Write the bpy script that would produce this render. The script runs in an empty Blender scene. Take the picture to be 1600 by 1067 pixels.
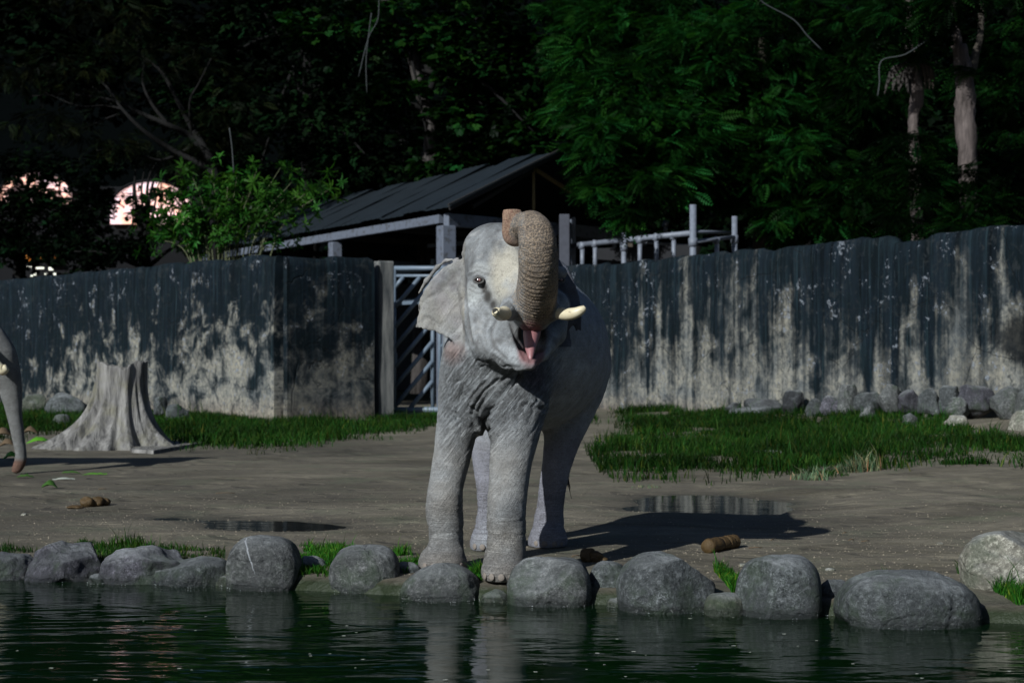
import bpy, math, random
import numpy as np
from mathutils import Vector, Matrix
R = math.radians
sc = bpy.context.scene
col = sc.collection
rng = np.random.default_rng(7)
random.seed(7)

# ------------------------------------------------------------------ camera, sky, sun
CAM_H, HOR, F = 1.63, 555.0, 2667.0      # camera height (m), horizon row, focal length in pixels of the 1600 px frame
cam_d = bpy.data.cameras.new('camera'); cam = bpy.data.objects.new('camera', cam_d); col.objects.link(cam)
cam.location = (0, 0, CAM_H)
cam.rotation_euler = (R(90) + math.atan((HOR - 533.5) / F), 0, 0)
cam_d.sensor_width = 36; cam_d.lens = 60.0; cam_d.clip_end = 2000; cam_d.clip_start = 0.1
cam_d.dof.use_dof = True; cam_d.dof.focus_distance = 12.8; cam_d.dof.aperture_fstop = 3.2
sc.camera = cam
SUN_EL, SUN_AZ = R(30), math.atan2(0.60, 0.80)   # light travels towards (+0.60, +0.80)
world = bpy.data.worlds.new('World'); sc.world = world; world.use_nodes = True
wn = world.node_tree.nodes; wn.clear()
sky = wn.new('ShaderNodeTexSky'); sky.sky_type = 'NISHITA'; sky.sun_disc = False; sky.ozone_density = 6.0
sky.sun_elevation = SUN_EL; sky.sun_rotation = math.pi + SUN_AZ
bg = wn.new('ShaderNodeBackground'); bg.inputs['Strength'].default_value = 0.042
wo = wn.new('ShaderNodeOutputWorld')
world.node_tree.links.new(sky.outputs[0], bg.inputs[0]); world.node_tree.links.new(bg.outputs[0], wo.inputs[0])
sl = bpy.data.lights.new('sun', 'SUN'); sun = bpy.data.objects.new('sun', sl); col.objects.link(sun)
sl.energy = 4.7; sl.angle = R(0.5); sl.color = (0.93, 0.98, 1.0)
tdir = Vector((math.sin(SUN_AZ) * math.cos(SUN_EL), math.cos(SUN_AZ) * math.cos(SUN_EL), -math.sin(SUN_EL)))
sun.rotation_euler = tdir.to_track_quat('-Z', 'Y').to_euler(); sun.location = (-20, -20, 25)
sc.view_settings.view_transform = 'Standard'; sc.view_settings.look = 'None'
sc.view_settings.exposure = 0.0; sc.view_settings.gamma = 1.0; sc.view_settings.use_curve_mapping = False
sc.render.engine = 'CYCLES'
sc.cycles.max_bounces = 6; sc.cycles.diffuse_bounces = 2; sc.cycles.glossy_bounces = 3
sc.cycles.transparent_max_bounces = 4; sc.cycles.transmission_bounces = 3
sc.cycles.caustics_reflective = False; sc.cycles.caustics_refractive = False
sc.cycles.use_denoising = True

# ------------------------------------------------------------------ helpers
def at(px, py, d):                       # a point of the place at distance d
    return np.array([(px - 800) * d / F, d, CAM_H + (HOR - py) * d / F])
def gd(py, z=0.0):                       # distance of a point at height z seen on row py
    return F * (CAM_H - z) / (py - HOR)

def hash3(i, j, k, seed):
    n = (i.astype(np.int64) * 374761393 + j.astype(np.int64) * 668265263 + k.astype(np.int64) * 2147483647 + seed * 974634777) & 0x7fffffff
    n = ((n ^ (n >> 13)) * 1274126177) & 0x7fffffff
    n = ((n ^ (n >> 16)) * 668265263) & 0x7fffffff
    return (n & 0xffff) / 65535.0
def vnoise(p, seed=0):
    p = np.asarray(p, dtype=np.float64); i = np.floor(p).astype(np.int64); f = p - i; f = f * f * (3 - 2 * f)
    x, y, z = i[..., 0], i[..., 1], i[..., 2]; fx, fy, fz = f[..., 0], f[..., 1], f[..., 2]
    r = 0
    for a in (0, 1):
        wa = fx if a else 1 - fx
        for b in (0, 1):
            wb = fy if b else 1 - fy
            for c in (0, 1):
                wc = fz if c else 1 - fz
                r = r + wa * wb * wc * hash3(x + a, y + b, z + c, seed)
    return r * 2 - 1
def fbm(p, o=4, seed=0):
    p = np.asarray(p, dtype=np.float64); r = 0; a = 1.0; t = 0
    for k in range(o):
        r = r + a * vnoise(p * (2 ** k) + 17.3 * k, seed + k); t += a; a *= 0.5
    return r / t

def mesh_np(name, V, Fc, smooth=True):   # Fc: (n,3) or (n,4) array
    V = np.asarray(V, dtype=np.float32).reshape(-1, 3); Fc = np.asarray(Fc, dtype=np.int32)
    me = bpy.data.meshes.new(name); n, k = Fc.shape
    me.vertices.add(len(V)); me.vertices.foreach_set('co', V.ravel())
    me.loops.add(n * k); me.loops.foreach_set('vertex_index', Fc.ravel())
    me.polygons.add(n); me.polygons.foreach_set('loop_start', np.arange(0, n * k, k, dtype=np.int32))
    me.update(calc_edges=True)
    me.polygons.foreach_set('use_smooth', np.full(n, smooth, dtype=bool))
    return me
def set_col(me, C, name='Col'):
    a = me.color_attributes.new(name, 'FLOAT_COLOR', 'POINT')
    C = np.asarray(C, dtype=np.float32)
    if C.shape[1] == 3: C = np.concatenate([C, np.ones((len(C), 1), np.float32)], 1)
    a.data.foreach_set('color', C.ravel())
def tag(o, label=None, cat=None, group=None, kind=None):
    if label: o['label'] = label
    if cat: o['category'] = cat
    if group: o['group'] = group
    if kind: o['kind'] = kind
    return o
def put(name, me, m=None, parent=None, loc=None):
    o = bpy.data.objects.new(name, me); col.objects.link(o)
    if m is not None and not me.materials: me.materials.append(m)
    if parent is not None: o.parent = parent
    if loc is not None: o.location = loc
    return o
def thing(name, loc, label, cat, group=None, rz=0):
    o = bpy.data.objects.new(name, None); col.objects.link(o); o.location = loc; o.rotation_euler = (0, 0, rz)
    o.empty_display_size = 0.2
    return tag(o, label, cat, group)

class MB:                                # collects simple solids, builds one mesh
    def __init__(s): s.v = []; s.f = []
    def add(s, v, f):
        n = len(s.v); s.v += [tuple(map(float, q)) for q in v]; s.f += [tuple(i + n for i in q) for q in f]; return s
    def box(s, c, size, M=None, bev=0.0):
        x, y, z = [q / 2 for q in size]; b = min(bev, x * .9, y * .9, z * .9)
        if b > 0:
            v = []
            for sx in (-1, 1):
                for sy in (-1, 1):
                    for sz in (-1, 1):
                        v += [(sx * x, sy * (y - b), sz * (z - b)), (sx * (x - b), sy * y, sz * (z - b)), (sx * (x - b), sy * (y - b), sz * z)]
            import itertools
            def idx(a, b_, c_, k): return ((a > 0) * 4 + (b_ > 0) * 2 + (c_ > 0)) * 3 + k
            f = []
            for a in (-1, 1):
                f.append([idx(a, -1, -1, 0), idx(a, 1, -1, 0), idx(a, 1, 1, 0), idx(a, -1, 1, 0)][::a])
                f.append([idx(-1, a, -1, 1), idx(1, a, -1, 1), idx(1, a, 1, 1), idx(-1, a, 1, 1)][::-a])
                f.append([idx(-1, -1, a, 2), idx(1, -1, a, 2), idx(1, 1, a, 2), idx(-1, 1, a, 2)][::a])
            for a, b_ in itertools.product((-1, 1), (-1, 1)):
                f.append([idx(a, b_, -1, 0), idx(a, b_, -1, 1), idx(a, b_, 1, 1), idx(a, b_, 1, 0)])
                f.append([idx(a, -1, b_, 0), idx(a, -1, b_, 2), idx(a, 1, b_, 2), idx(a, 1, b_, 0)])
                f.append([idx(-1, a, b_, 1), idx(-1, a, b_, 2), idx(1, a, b_, 2), idx(1, a, b_, 1)])
            for a, b_, c_ in itertools.product((-1, 1), (-1, 1), (-1, 1)):
                f.append([idx(a, b_, c_, 0), idx(a, b_, c_, 1), idx(a, b_, c_, 2)])
        else:
            v = [(a * x, b_ * y, c_ * z) for a in (-1, 1) for b_ in (-1, 1) for c_ in (-1, 1)]
            f = [(0, 1, 3, 2), (4, 6, 7, 5), (0, 4, 5, 1), (2, 3, 7, 6), (0, 2, 6, 4), (1, 5, 7, 3)]
        v = [Vector(q) for q in v]
        if M is not None: v = [M @ q for q in v]
        return s.add([q + Vector(c) for q in v], f)
    def beam(s, a, b, w, h, bev=0.01):   # rectangular beam from a to b
        a = Vector(a); b = Vector(b); d = b - a; L = d.length; x = d.normalized()
        up = Vector((0, 0, 1)) if abs(x.z) < .95 else Vector((0, 1, 0))
        y = up.cross(x).normalized(); z = x.cross(y)
        M = Matrix((x, y, z)).transposed()
        return s.box((a + b) / 2, (L, w, h), M, bev)
    def tube(s, pts, rad, seg=10, cap=True, wob=0, sd=0):
        pts = [Vector(p) for p in pts]; n = len(pts)
        if not hasattr(rad, '__len__'): rad = [rad] * n
        t0 = (pts[1] - pts[0]).normalized(); ref = Vector((0, 0, 1)) if abs(t0.z) < .9 else Vector((1, 0, 0))
        u = ref.cross(t0).normalized(); v = []; rr = random.Random(sd)
        for i, p in enumerate(pts):
            t = (pts[min(i + 1, n - 1)] - pts[max(i - 1, 0)]).normalized()
            u = (u - t * u.dot(t)).normalized(); w = t.cross(u)
            for k in range(seg):
                a = 2 * math.pi * k / seg; q = rad[i] * (1 + wob * (rr.random() - .5))
                v.append(p + (u * math.cos(a) + w * math.sin(a)) * q)
        f = [(i * seg + k, i * seg + (k + 1) % seg, (i + 1) * seg + (k + 1) % seg, (i + 1) * seg + k) for i in range(n - 1) for k in range(seg)]
        if cap: f += [tuple(range(seg))[::-1], tuple((n - 1) * seg + k for k in range(seg))]
        return s.add(v, f)
    def mesh(s, name, smooth=False):
        me = bpy.data.meshes.new(name); me.from_pydata(s.v, [], s.f); me.update()
        if smooth: me.polygons.foreach_set('use_smooth', np.full(len(me.polygons), True))
        return me
    def put(s, name, m, parent=None, smooth=False): return put(name, s.mesh(name, smooth), m, parent)

# ------------------------------------------------------------------ node helpers
class NT:
    def __init__(s, name):
        s.m = bpy.data.materials.new(name); s.m.use_nodes = True; s.t = s.m.node_tree; s.t.nodes.clear()
        s.out = s.n('ShaderNodeOutputMaterial'); s.b = s.n('ShaderNodeBsdfPrincipled'); s.l(s.b.outputs[0], s.out.inputs[0])
    def n(s, k, **p):
        q = s.t.nodes.new(k)
        for a, b in p.items(): setattr(q, a, b)
        return q
    def l(s, a, b): s.t.links.new(a, b)
    def set(s, i, v):
        if hasattr(v, 'links') or hasattr(v, 'is_output'): s.l(v, i)
        else: i.default_value = v
    def obj(s): return s.n('ShaderNodeTexCoord').outputs['Object']
    def geo(s): return s.n('ShaderNodeNewGeometry').outputs['Position']
    def rnd(s): return s.n('ShaderNodeObjectInfo').outputs['Random']
    def mapg(s, v, sc_=(1, 1, 1), loc=(0, 0, 0), rot=(0, 0, 0)):
        q = s.n('ShaderNodeMapping'); s.l(v, q.inputs[0]); s.set(q.inputs['Location'], loc); s.set(q.inputs['Rotation'], rot); s.set(q.inputs['Scale'], sc_); return q.outputs[0]
    def noise(s, v, scale=5, det=5, rough=.55, dist=0, out=0):
        q = s.n('ShaderNodeTexNoise'); s.l(v, q.inputs['Vector']); s.set(q.inputs['Scale'], scale); q.inputs['Detail'].default_value = det
        q.inputs['Roughness'].default_value = rough; q.inputs['Distortion'].default_value = dist; return q.outputs[out]
    def vor(s, v, scale=5, feat='F1', out='Distance', rnd=1.0):
        q = s.n('ShaderNodeTexVoronoi', feature=feat); s.l(v, q.inputs['Vector']); q.inputs['Scale'].default_value = scale; q.inputs['Randomness'].default_value = rnd; return q.outputs[out]
    def ramp(s, f, pts):
        q = s.n('ShaderNodeValToRGB'); s.l(f, q.inputs[0]); e = q.color_ramp.elements
        while len(e) < len(pts): e.new(0.5)
        for i, (p, c) in enumerate(pts):
            e[i].position = p; e[i].color = (c, c, c, 1) if not hasattr(c, '__len__') else (*c, 1)
        return q.outputs[0]
    def mix(s, f, a, b, mode='MIX'):
        q = s.n('ShaderNodeMix', data_type='RGBA', blend_type=mode); s.set(q.inputs[0], f)
        for i, v in ((6, a), (7, b)):
            if isinstance(v, tuple): q.inputs[i].default_value = (*v, 1) if len(v) == 3 else v
            else: s.l(v, q.inputs[i])
        return q.outputs[2]
    def math(s, op, a, b=0.0, clamp=False):
        q = s.n('ShaderNodeMath', operation=op); q.use_clamp = clamp; s.set(q.inputs[0], a); s.set(q.inputs[1], b); return q.outputs[0]
    def attr(s, name, out='Color'): return s.n('ShaderNodeAttribute', attribute_name=name).outputs[out]
    def sep(s, v, i): q = s.n('ShaderNodeSeparateXYZ'); s.l(v, q.inputs[0]); return q.outputs[i]
    def bump(s, h, strength=.5, dist=.01, prev=None):
        q = s.n('ShaderNodeBump'); s.l(h, q.inputs['Height']); s.set(q.inputs['Strength'], strength); q.inputs['Distance'].default_value = dist
        if prev is not None: s.l(prev, q.inputs['Normal'])
        return q.outputs[0]
    def fin(s, colr, rough=.8, nrm=None, spec=.3, **kw):
        s.set(s.b.inputs['Base Color'], (*colr, 1) if isinstance(colr, tuple) else colr); s.set(s.b.inputs['Roughness'], rough)
        s.set(s.b.inputs['Specular IOR Level'], spec)
        if nrm is not None: s.l(nrm, s.b.inputs['Normal'])
        for k, v in kw.items(): s.set(s.b.inputs[k.replace('_', ' ')], v)
        return s.m

def m_plain(name, c, rough=.7, var=.35, scale=6, bumpd=.004, spec=.3, metal=0):
    t = NT(name); o = t.obj(); n1 = t.noise(o, scale, 6, .6)
    c1 = t.mix(n1, tuple(q * (1 - var) for q in c), tuple(min(1, q * (1 + var)) for q in c))
    return t.fin(c1, rough, t.bump(t.noise(o, scale * 6, 4), .5, bumpd), spec, Metallic=metal)

# ------------------------------------------------------------------ materials
def m_skin():
    t = NT('elephant skin'); o = t.obj(); base = t.attr('Col'); prm = t.attr('Prm')
    ring = t.sep(prm, 0); wr = t.sep(prm, 1); fine = t.sep(prm, 2)
    n1 = t.noise(o, 9, 6, .6); n2 = t.noise(o, 60, 4, .7)
    c = t.mix(t.ramp(n1, [(.38, 0), (.66, .62)]), base, t.mix(1.0, base, (.62, .60, .58), 'MULTIPLY'))
    c = t.mix(t.ramp(n2, [(.5, 0), (.72, .55)]), c, t.mix(1.0, c, (1.45, 1.43, 1.38), 'MULTIPLY'))
    # dark pits and freckles
    v = t.vor(o, 95, 'F1'); c = t.mix(t.ramp(v, [(.14, .6), (.32, 0)]), c, (.06, .05, .04)); c = t.mix(t.ramp(t.noise(o, 24, 6, .7, .5), [(.56, 0), (.66, .4)]), c, (.10, .09, .085))
    # long wavy wrinkles, diagonal on the chest and forelegs
    wv = t.noise(t.mapg(t.mapg(o, rot=(0, R(50), 0)), (2.6, 2.6, 30)), 1.3, 5, .6, .8)
    rid = t.ramp(t.math('ABSOLUTE', t.math('SUBTRACT', wv, .5)), [(0.0, 0), (.10, 1)])
    wz = t.noise(t.mapg(o, (2.8, 2.8, 38)), 1.0, 5, .65, 1.5)
    ridz = t.ramp(t.math('ABSOLUTE', t.math('SUBTRACT', wz, .5)), [(0.0, 0), (.09, 1)])
    crk = t.ramp(t.vor(t.mapg(o, (1, 1, 1.7)), 42, 'DISTANCE_TO_EDGE'), [(0, 0), (.12, 1)])
    nb = t.bump(crk, t.math('MULTIPLY', fine, .7), .008)
    nb = t.bump(rid, t.math('MULTIPLY', wr, 1.0), .030, nb)
    wv2 = t.noise(t.mapg(t.mapg(o, rot=(0, R(58), 0)), (3.6, 3.6, 60)), 1.0, 4, .6, .6); rid2 = t.ramp(t.math('ABSOLUTE', t.math('SUBTRACT', wv2, .5)), [(0.0, 0), (.12, 1)]); nb = t.bump(rid2, t.math('MULTIPLY', wr, .9), .014, nb)
    nb = t.bump(ridz, t.math('MULTIPLY', fine, .6), .010, nb)
    # creases coloured darker than the skin around them
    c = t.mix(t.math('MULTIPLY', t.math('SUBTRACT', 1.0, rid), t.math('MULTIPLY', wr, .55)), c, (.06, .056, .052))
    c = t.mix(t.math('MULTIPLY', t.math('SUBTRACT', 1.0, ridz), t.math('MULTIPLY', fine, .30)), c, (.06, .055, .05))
    # trunk rings
    w = t.math('ADD', t.math('MULTIPLY', ring, 230.0), t.math('MULTIPLY', t.noise(o, 14, 3), 5.0))
    s = t.math('SINE', w); rg = t.math('GREATER_THAN', ring, 0.001)
    rm = t.math('MULTIPLY', rg, t.ramp(s, [(0, 1), (.35, 0)]))
    rr_ = t.math('MULTIPLY', rm, t.noise(o, 25, 3))
    c = t.mix(t.math('MULTIPLY', rr_, .7, True), c, (.035, .025, .018))
    sp = t.ramp(t.noise(o, 85, 5, .75), [(.49, 0), (.56, 1)])
    c = t.mix(t.math('MULTIPLY', t.math('MULTIPLY', rg, sp), .65), c, (.42, .31, .21))
    nb = t.bump(s, t.math('MULTIPLY', rg, .35), .006, nb)
    nb = t.bump(t.noise(o, 160, 3), .35, .004, nb)
    return t.fin(c, .78, nb, .25)

def m_wall(name, seed, pale=1.0, OFF=1.0, BLOTCH=None, ST=3.6, BL=1.8, GR=None, RUN=.62):
    t = NT(name); o = t.obj(); x = t.sep(o, 0); z = t.sep(o, 2)
    o2 = t.mapg(o, loc=(seed, seed, 0))
    big = t.noise(t.mapg(o2, (.28, 0, .06)), 1, 3, .5)
    st = t.noise(t.mapg(o2, (1.9, 0, .12)), 1, 6, .58, .25)
    st2 = t.noise(t.mapg(o2, (12, 0, .4)), 1, 6, .65)
    blot = t.noise(o2, 1.5, 8, .68, .4); spk = t.noise(o2, 7, 6, .75, .5)
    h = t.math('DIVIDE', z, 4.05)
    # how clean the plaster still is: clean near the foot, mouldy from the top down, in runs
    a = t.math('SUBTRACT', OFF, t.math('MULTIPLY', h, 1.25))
    a = t.math('ADD', a, t.math('MULTIPLY', t.math('SUBTRACT', st, .5), ST))
    a = t.math('ADD', a, t.math('MULTIPLY', t.math('SUBTRACT', blot, .5), BL))
    a = t.math('ADD', a, t.math('MULTIPLY', t.math('SUBTRACT', big, .5), 1.1))
    a = t.math('ADD', a, t.math('MULTIPLY', t.math('SUBTRACT', st2, .5), .22))
    if GR: a = t.math('SUBTRACT', a, t.math('MULTIPLY', t.ramp(t.math('DIVIDE', t.math('SUBTRACT', x, GR[0]), GR[1] - GR[0]), [(0, 1), (1, 0)]), GR[2]))
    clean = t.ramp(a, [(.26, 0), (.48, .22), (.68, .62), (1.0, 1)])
    pal = t.mix(t.noise(o2, .8, 4), tuple(q * pale for q in (.10, .122, .142)), tuple(q * pale for q in (.26, .25, .215)))
    low = t.ramp(h, [(.0, 1), (.16, 0)]); pal = t.mix(t.math('MULTIPLY', low, .6), pal, tuple(q * pale for q in (.30, .20, .12)))
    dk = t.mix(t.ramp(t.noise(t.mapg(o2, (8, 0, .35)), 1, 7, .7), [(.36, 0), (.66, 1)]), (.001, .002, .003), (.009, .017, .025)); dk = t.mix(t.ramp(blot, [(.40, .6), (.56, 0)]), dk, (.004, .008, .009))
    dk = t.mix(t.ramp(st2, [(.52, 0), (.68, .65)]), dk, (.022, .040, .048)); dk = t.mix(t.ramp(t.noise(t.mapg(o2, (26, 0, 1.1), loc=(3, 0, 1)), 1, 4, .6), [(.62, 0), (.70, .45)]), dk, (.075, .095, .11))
    pal = t.mix(t.ramp(blot, [(.42, 0), (.62, .8)]), pal, tuple(q * pale for q in (.34, .31, .24)))
    mot = t.noise(t.mapg(o2, (1, 0, 1)), 9, 7, .72, .6); pal = t.mix(t.ramp(mot, [(.38, .65), (.56, 0)]), pal, (.045, .052, .06))
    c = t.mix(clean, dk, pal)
    run = t.noise(t.mapg(o2, (1.7, 0, .09), loc=(9, 0, 2)), 1, 5, .6, .6); c = t.mix(t.ramp(run, [(.48, 0), (.64, RUN)]), c, t.mix(.35, dk, (.020, .030, .040)))
    # small flakes of bare render, moss and cracks
    fl = t.ramp(t.math('MULTIPLY', spk, t.ramp(blot, [(.42, .5), (.60, 1.0)])), [(.54, 0), (.58, 1)])
    c = t.mix(t.math('MULTIPLY', fl, .8), c, (.22, .24, .27))
    ds = t.ramp(t.noise(t.mapg(o2, loc=(5, 3, 8)), 4.5, 7, .72, .6), [(.56, 0), (.63, 1)])
    c = t.mix(t.math('MULTIPLY', ds, .75), c, (.022, .026, .028))
    wx = t.mix(.6, o2, t.noise(o2, 1.2, 5, out=1), 'ADD')
    ck = t.math('MULTIPLY', t.ramp(t.vor(wx, .55, 'DISTANCE_TO_EDGE'), [(0, 1), (.010, 0)]), t.ramp(t.noise(o2, .9, 2), [(.45, 0), (.6, 1)]))
    c = t.mix(t.math('MULTIPLY', ck, .6), c, (.01, .012, .013))
    hl = t.ramp(t.math('ABSOLUTE', t.math('SUBTRACT', t.math('FRACT', t.math('ADD', t.math('MULTIPLY', z, .55), t.math('MULTIPLY', t.noise(o2, 1.1), .12))), .5)), [(0, .22), (.012, 0)])
    c = t.mix(hl, c, (.02, .02, .02))
    if BLOTCH:  # soft-edged black blotch at one spot on the wall
        dx = t.math('DIVIDE', t.math('SUBTRACT', x, BLOTCH[0]), BLOTCH[2]); dz = t.math('DIVIDE', t.math('SUBTRACT', z, BLOTCH[1]), BLOTCH[3]); rr = t.math('SQRT', t.math('ADD', t.math('POWER', dx, 2.0), t.math('POWER', dz, 2.0)))
        rr = t.math('ADD', rr, t.math('MULTIPLY', t.math('SUBTRACT', blot, .5), 1.2)); rr = t.math('ADD', rr, t.math('MULTIPLY', t.math('SUBTRACT', st2, .5), .8)); c = t.mix(t.ramp(rr, [(.55, .85), (1.15, 0)]), c, (.004, .005, .006))
    nb = t.bump(spk, .6, .03); nb = t.bump(fl, .5, .015, nb); nb = t.bump(ck, .6, -.03, nb)
    return t.fin(c, .9, nb, .10)

def m_rock(name, dark, light, moss=.5, vein=0.0, scale=1.0):
    t = NT(name); cx = t.n('ShaderNodeCombineXYZ'); t.l(t.math('MULTIPLY', t.rnd(), 60.0), cx.inputs[0]); t.l(t.math('MULTIPLY', t.rnd(), 35.0), cx.inputs[1])
    o = t.mapg(t.obj(), loc=cx.outputs[0])
    n1 = t.noise(o, 5 * scale, 8, .65, .5); n2 = t.noise(o, 26 * scale, 6, .7); n3 = t.noise(o, 90 * scale, 4, .7)
    c = t.mix(n1, dark, light); c = t.mix(t.ramp(n2, [(.53, 0), (.62, .75)]), c, tuple(min(1, q * 2.0) for q in light))
    c = t.mix(t.math('MULTIPLY', t.ramp(n3, [(.54, 0), (.60, .9)]), t.ramp(n1, [(.45, .1), (.6, 1)])), c, tuple(min(1, q * 2.5) for q in light))
    c = t.mix(t.ramp(n2, [(.36, .85), (.47, 0)]), c, tuple(q * .45 for q in dark))
    p = t.geo(); z = t.sep(p, 2)
    up = t.sep(t.n('ShaderNodeNewGeometry').outputs['Normal'], 2)
    mo = t.math('MULTIPLY', t.ramp(t.math('ADD', z, t.math('MULTIPLY', n1, .35)), [(.05, 1), (.30, .12)]), t.ramp(t.noise(o, 7 * scale, 6, .7), [(.45, 0), (.6, 1)]))
    c = t.mix(t.math('MULTIPLY', mo, moss), c, (.03, .06, .018))
    wet = t.ramp(t.math('ADD', z, t.math('MULTIPLY', n1, .05)), [(.0, 1), (.045, 0)])   # water line stain (z about -.12 .. -.06 clamps to wet)
    wl = t.ramp(t.math('ADD', t.math('ADD', z, .12), t.math('MULTIPLY', n1, .08)), [(.07, 1), (.115, 0)])
    c = t.mix(t.math('MULTIPLY', wl, .8), c, (.012, .014, .012))
    dust = t.ramp(up, [(.55, 0), (.95, 1)]); c = t.mix(t.math('MULTIPLY', dust, n2), c, (.40, .41, .41))
    ck = t.ramp(t.vor(t.mix(.3, o, t.noise(o, 3, 3, out=1), 'ADD'), 1.15 * scale, 'DISTANCE_TO_EDGE'), [(0, 1), (.014, 0)])
    c = t.mix(t.math('MULTIPLY', ck, .35), c, tuple(q * .3 for q in dark))
    sc2 = t.ramp(t.noise(t.mapg(t.mapg(o, rot=(.4, .5, .3)), (4, 30, 9)), 1, 5, .7, 1.2), [(.60, 0), (.68, .5)]); c = t.mix(sc2, c, tuple(min(1, q * 2.2) for q in light))
    c = t.mix(t.ramp(t.noise(o, 2.2 * scale, 4, .6, .6), [(.45, .55), (.62, 0)]), c, tuple(q * .7 for q in dark)); c = t.mix(t.ramp(t.noise(t.mapg(o, loc=(4, 4, 4)), 3.0 * scale, 5, .7), [(.52, 0), (.64, .45)]), c, (.05, .075, .04))
    if vein:
        w = t.math('ADD', t.math('SUBTRACT', t.sep(t.obj(), 0), t.math('MULTIPLY', t.sep(t.obj(), 2), -.35)), t.math('MULTIPLY', t.noise(o, 6, 3), .12))
        vv = t.ramp(t.math('ABSOLUTE', t.math('SUBTRACT', w, .055)), [(.002, 1), (.009, 0)])
        vv = t.math('MULTIPLY', vv, t.ramp(t.sep(t.obj(), 2), [(.03, 0), (.09, .85)])); c = t.mix(vv, c, (.42, .43, .45))
    nb = t.bump(n1, .7, .07); nb = t.bump(n2, .9, .03, nb); nb = t.bump(n3, .7, .012, nb); nb = t.bump(ck, .4, -.015, nb)
    rough = t.math('SUBTRACT', .8, t.math('MULTIPLY', wl, .62))
    return t.fin(c, rough, nb, .4)

def m_leaf(name, c, trans=.35, rough=.5, var=.5):
    t = NT(name); v = t.attr('Col')
    cc = t.mix(1.0, v, c, 'MULTIPLY')
    t.fin(cc, rough, None, .06)
    tr = t.n('ShaderNodeBsdfTranslucent'); t.l(t.mix(1.0, cc, (1.2, 1.3, .6), 'MULTIPLY'), tr.inputs[0])
    mx = t.n('ShaderNodeMixShader'); mx.inputs[0].default_value = trans
    t.l(t.b.outputs[0], mx.inputs[1]); t.l(tr.outputs[0], mx.inputs[2]); t.l(mx.outputs[0], t.out.inputs[0])
    return t.m

def m_bark(name, c, dark, scale=1):
    t = NT(name); o = t.obj()
    st = t.noise(t.mapg(o, (9 * scale, 9 * scale, 1.1 * scale)), 1, 6, .65, .3); n = t.noise(o, 3 * scale, 6, .65)
    cc = t.mix(t.ramp(st, [(.35, 0), (.62, 1)]), dark, c); cc = t.mix(t.ramp(n, [(.4, .5), (.6, 0)]), cc, tuple(q * .6 for q in c))
    nb = t.bump(st, .9, .04); nb = t.bump(t.noise(o, 40 * scale, 4), .5, .01, nb)
    return t.fin(cc, .85, nb, .2)
# ------------------------------------------------------------------ ground, pond, puddles
WATER_Z = -.12
_bx = np.array([-40, -9, -6, -2.96, -.456, 1.09, 2.62, 5, 9, 40.]); _by = np.array([17, 14.6, 14.1, 13.2, 12.25, 11.8, 11.25, 10.7, 9.8, 8.0])
def bank(x): return np.interp(x, _bx, _by)
WL = [(-60, 112), (-16.8, 56), (-5.63, 41.4), (-3.14, 43)]          # left wall line (plan)
WR = [(1.0, 48.7), (9.7, 32.3), (20, 12.9)]                          # right wall line
def g_h(x, y):
    x = np.asarray(x, float); y = np.asarray(y, float); p = np.stack([x, y, 0 * x], -1)
    h = (.035 + .05 * np.clip((x - 3) / 3, 0, 1) * np.clip((y - 19.5) / 2, 0, 1)) * (fbm(p * .35, 3, 51) + .15) + .03 * np.clip((x - 3) / 3, 0, 1) * fbm(p * 1.1, 3, 57) + .012 * fbm(p * np.array([1.1, 2.2, 1]), 3, 52)
    near = np.clip((y - bank(x) - .3) / 1.5, 0, 1); h = h * near
    ex, ey = x - .1, y - 13.4; h *= np.clip((np.hypot(ex, ey) - 1.6) / 1.5, 0, 1)
    for cx, cy, rx, ry, dp in PUD: h = h - dp * np.exp(-(((x - cx) / rx) ** 2 + ((y - cy) / ry) ** 2) ** 1.5 * 1.2)
    # the strip below the right wall rises to a grassy bank, higher to the right
    s = (x - 1.0) * .883 + (y - 48.7) * .469                         # distance to the right wall, negative on this side
    t = np.clip((x - 1.5) / 7.5, 0, 1.6)
    h = h + np.clip((s + 11) / 10, 0, 1) ** 1.3 * (.15 + .26 * t) * np.clip((y - 17) / 6, 0, 1)
    h = h + .10 * np.clip(1 - np.abs(s + 11.3) / 1.6, 0, 1) * np.clip((x - 2) / 3, 0, 1) * (1 + fbm(p * 1.3, 3, 66))
    d = y - bank(x); drop = np.clip((.15 - d) / .5, 0, 1); drop = drop * drop * (3 - 2 * drop)
    return h * (1 - drop) - 1.1 * drop - .02 * np.clip((.5 - d) / .4, 0, 1)
PUD = [(-2.3, 16.5, .95, .75, .05), (-3.2, 17.3, .7, .5, .03), (2.35, 19.2, 1.25, 1.35, .06), (1.5, 18.3, .7, .45, .035)]

def axis(segs):
    o = [segs[0][0]]
    for a, b, st in segs: o += list(np.linspace(a, b, max(2, int(round((b - a) / st)) + 1))[1:])
    return np.array(o)
xs = axis([(-400, -60, 40), (-60, -18, 3), (-18, -8, .25), (-8, 8, .06), (8, 18, .25), (18, 60, 3), (60, 400, 40)])
ys = axis([(-30, 5, 5), (5, 10, .5), (10, 22, .06), (22, 34, .16), (34, 60, .4), (60, 130, 7), (130, 700, 60)])
X, Y = np.meshgrid(xs, ys, indexing='ij'); Z = g_h(X, Y)
added_hill = np.clip((Y - 84 - 45 * (X < -4)) / 45, 0, 1); Z = Z + added_hill * added_hill * (3 - 2 * added_hill) * (46 + 5 * fbm(np.stack([X, Y, 0 * X], -1) / 30, 3, 5)) * np.clip((X + 150) / 42, .0, 1)  # hill added behind the trees to cover the brightened sky
V = np.stack([X, Y, Z], -1).reshape(-1, 3); nx, ny = len(xs), len(ys)
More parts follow.
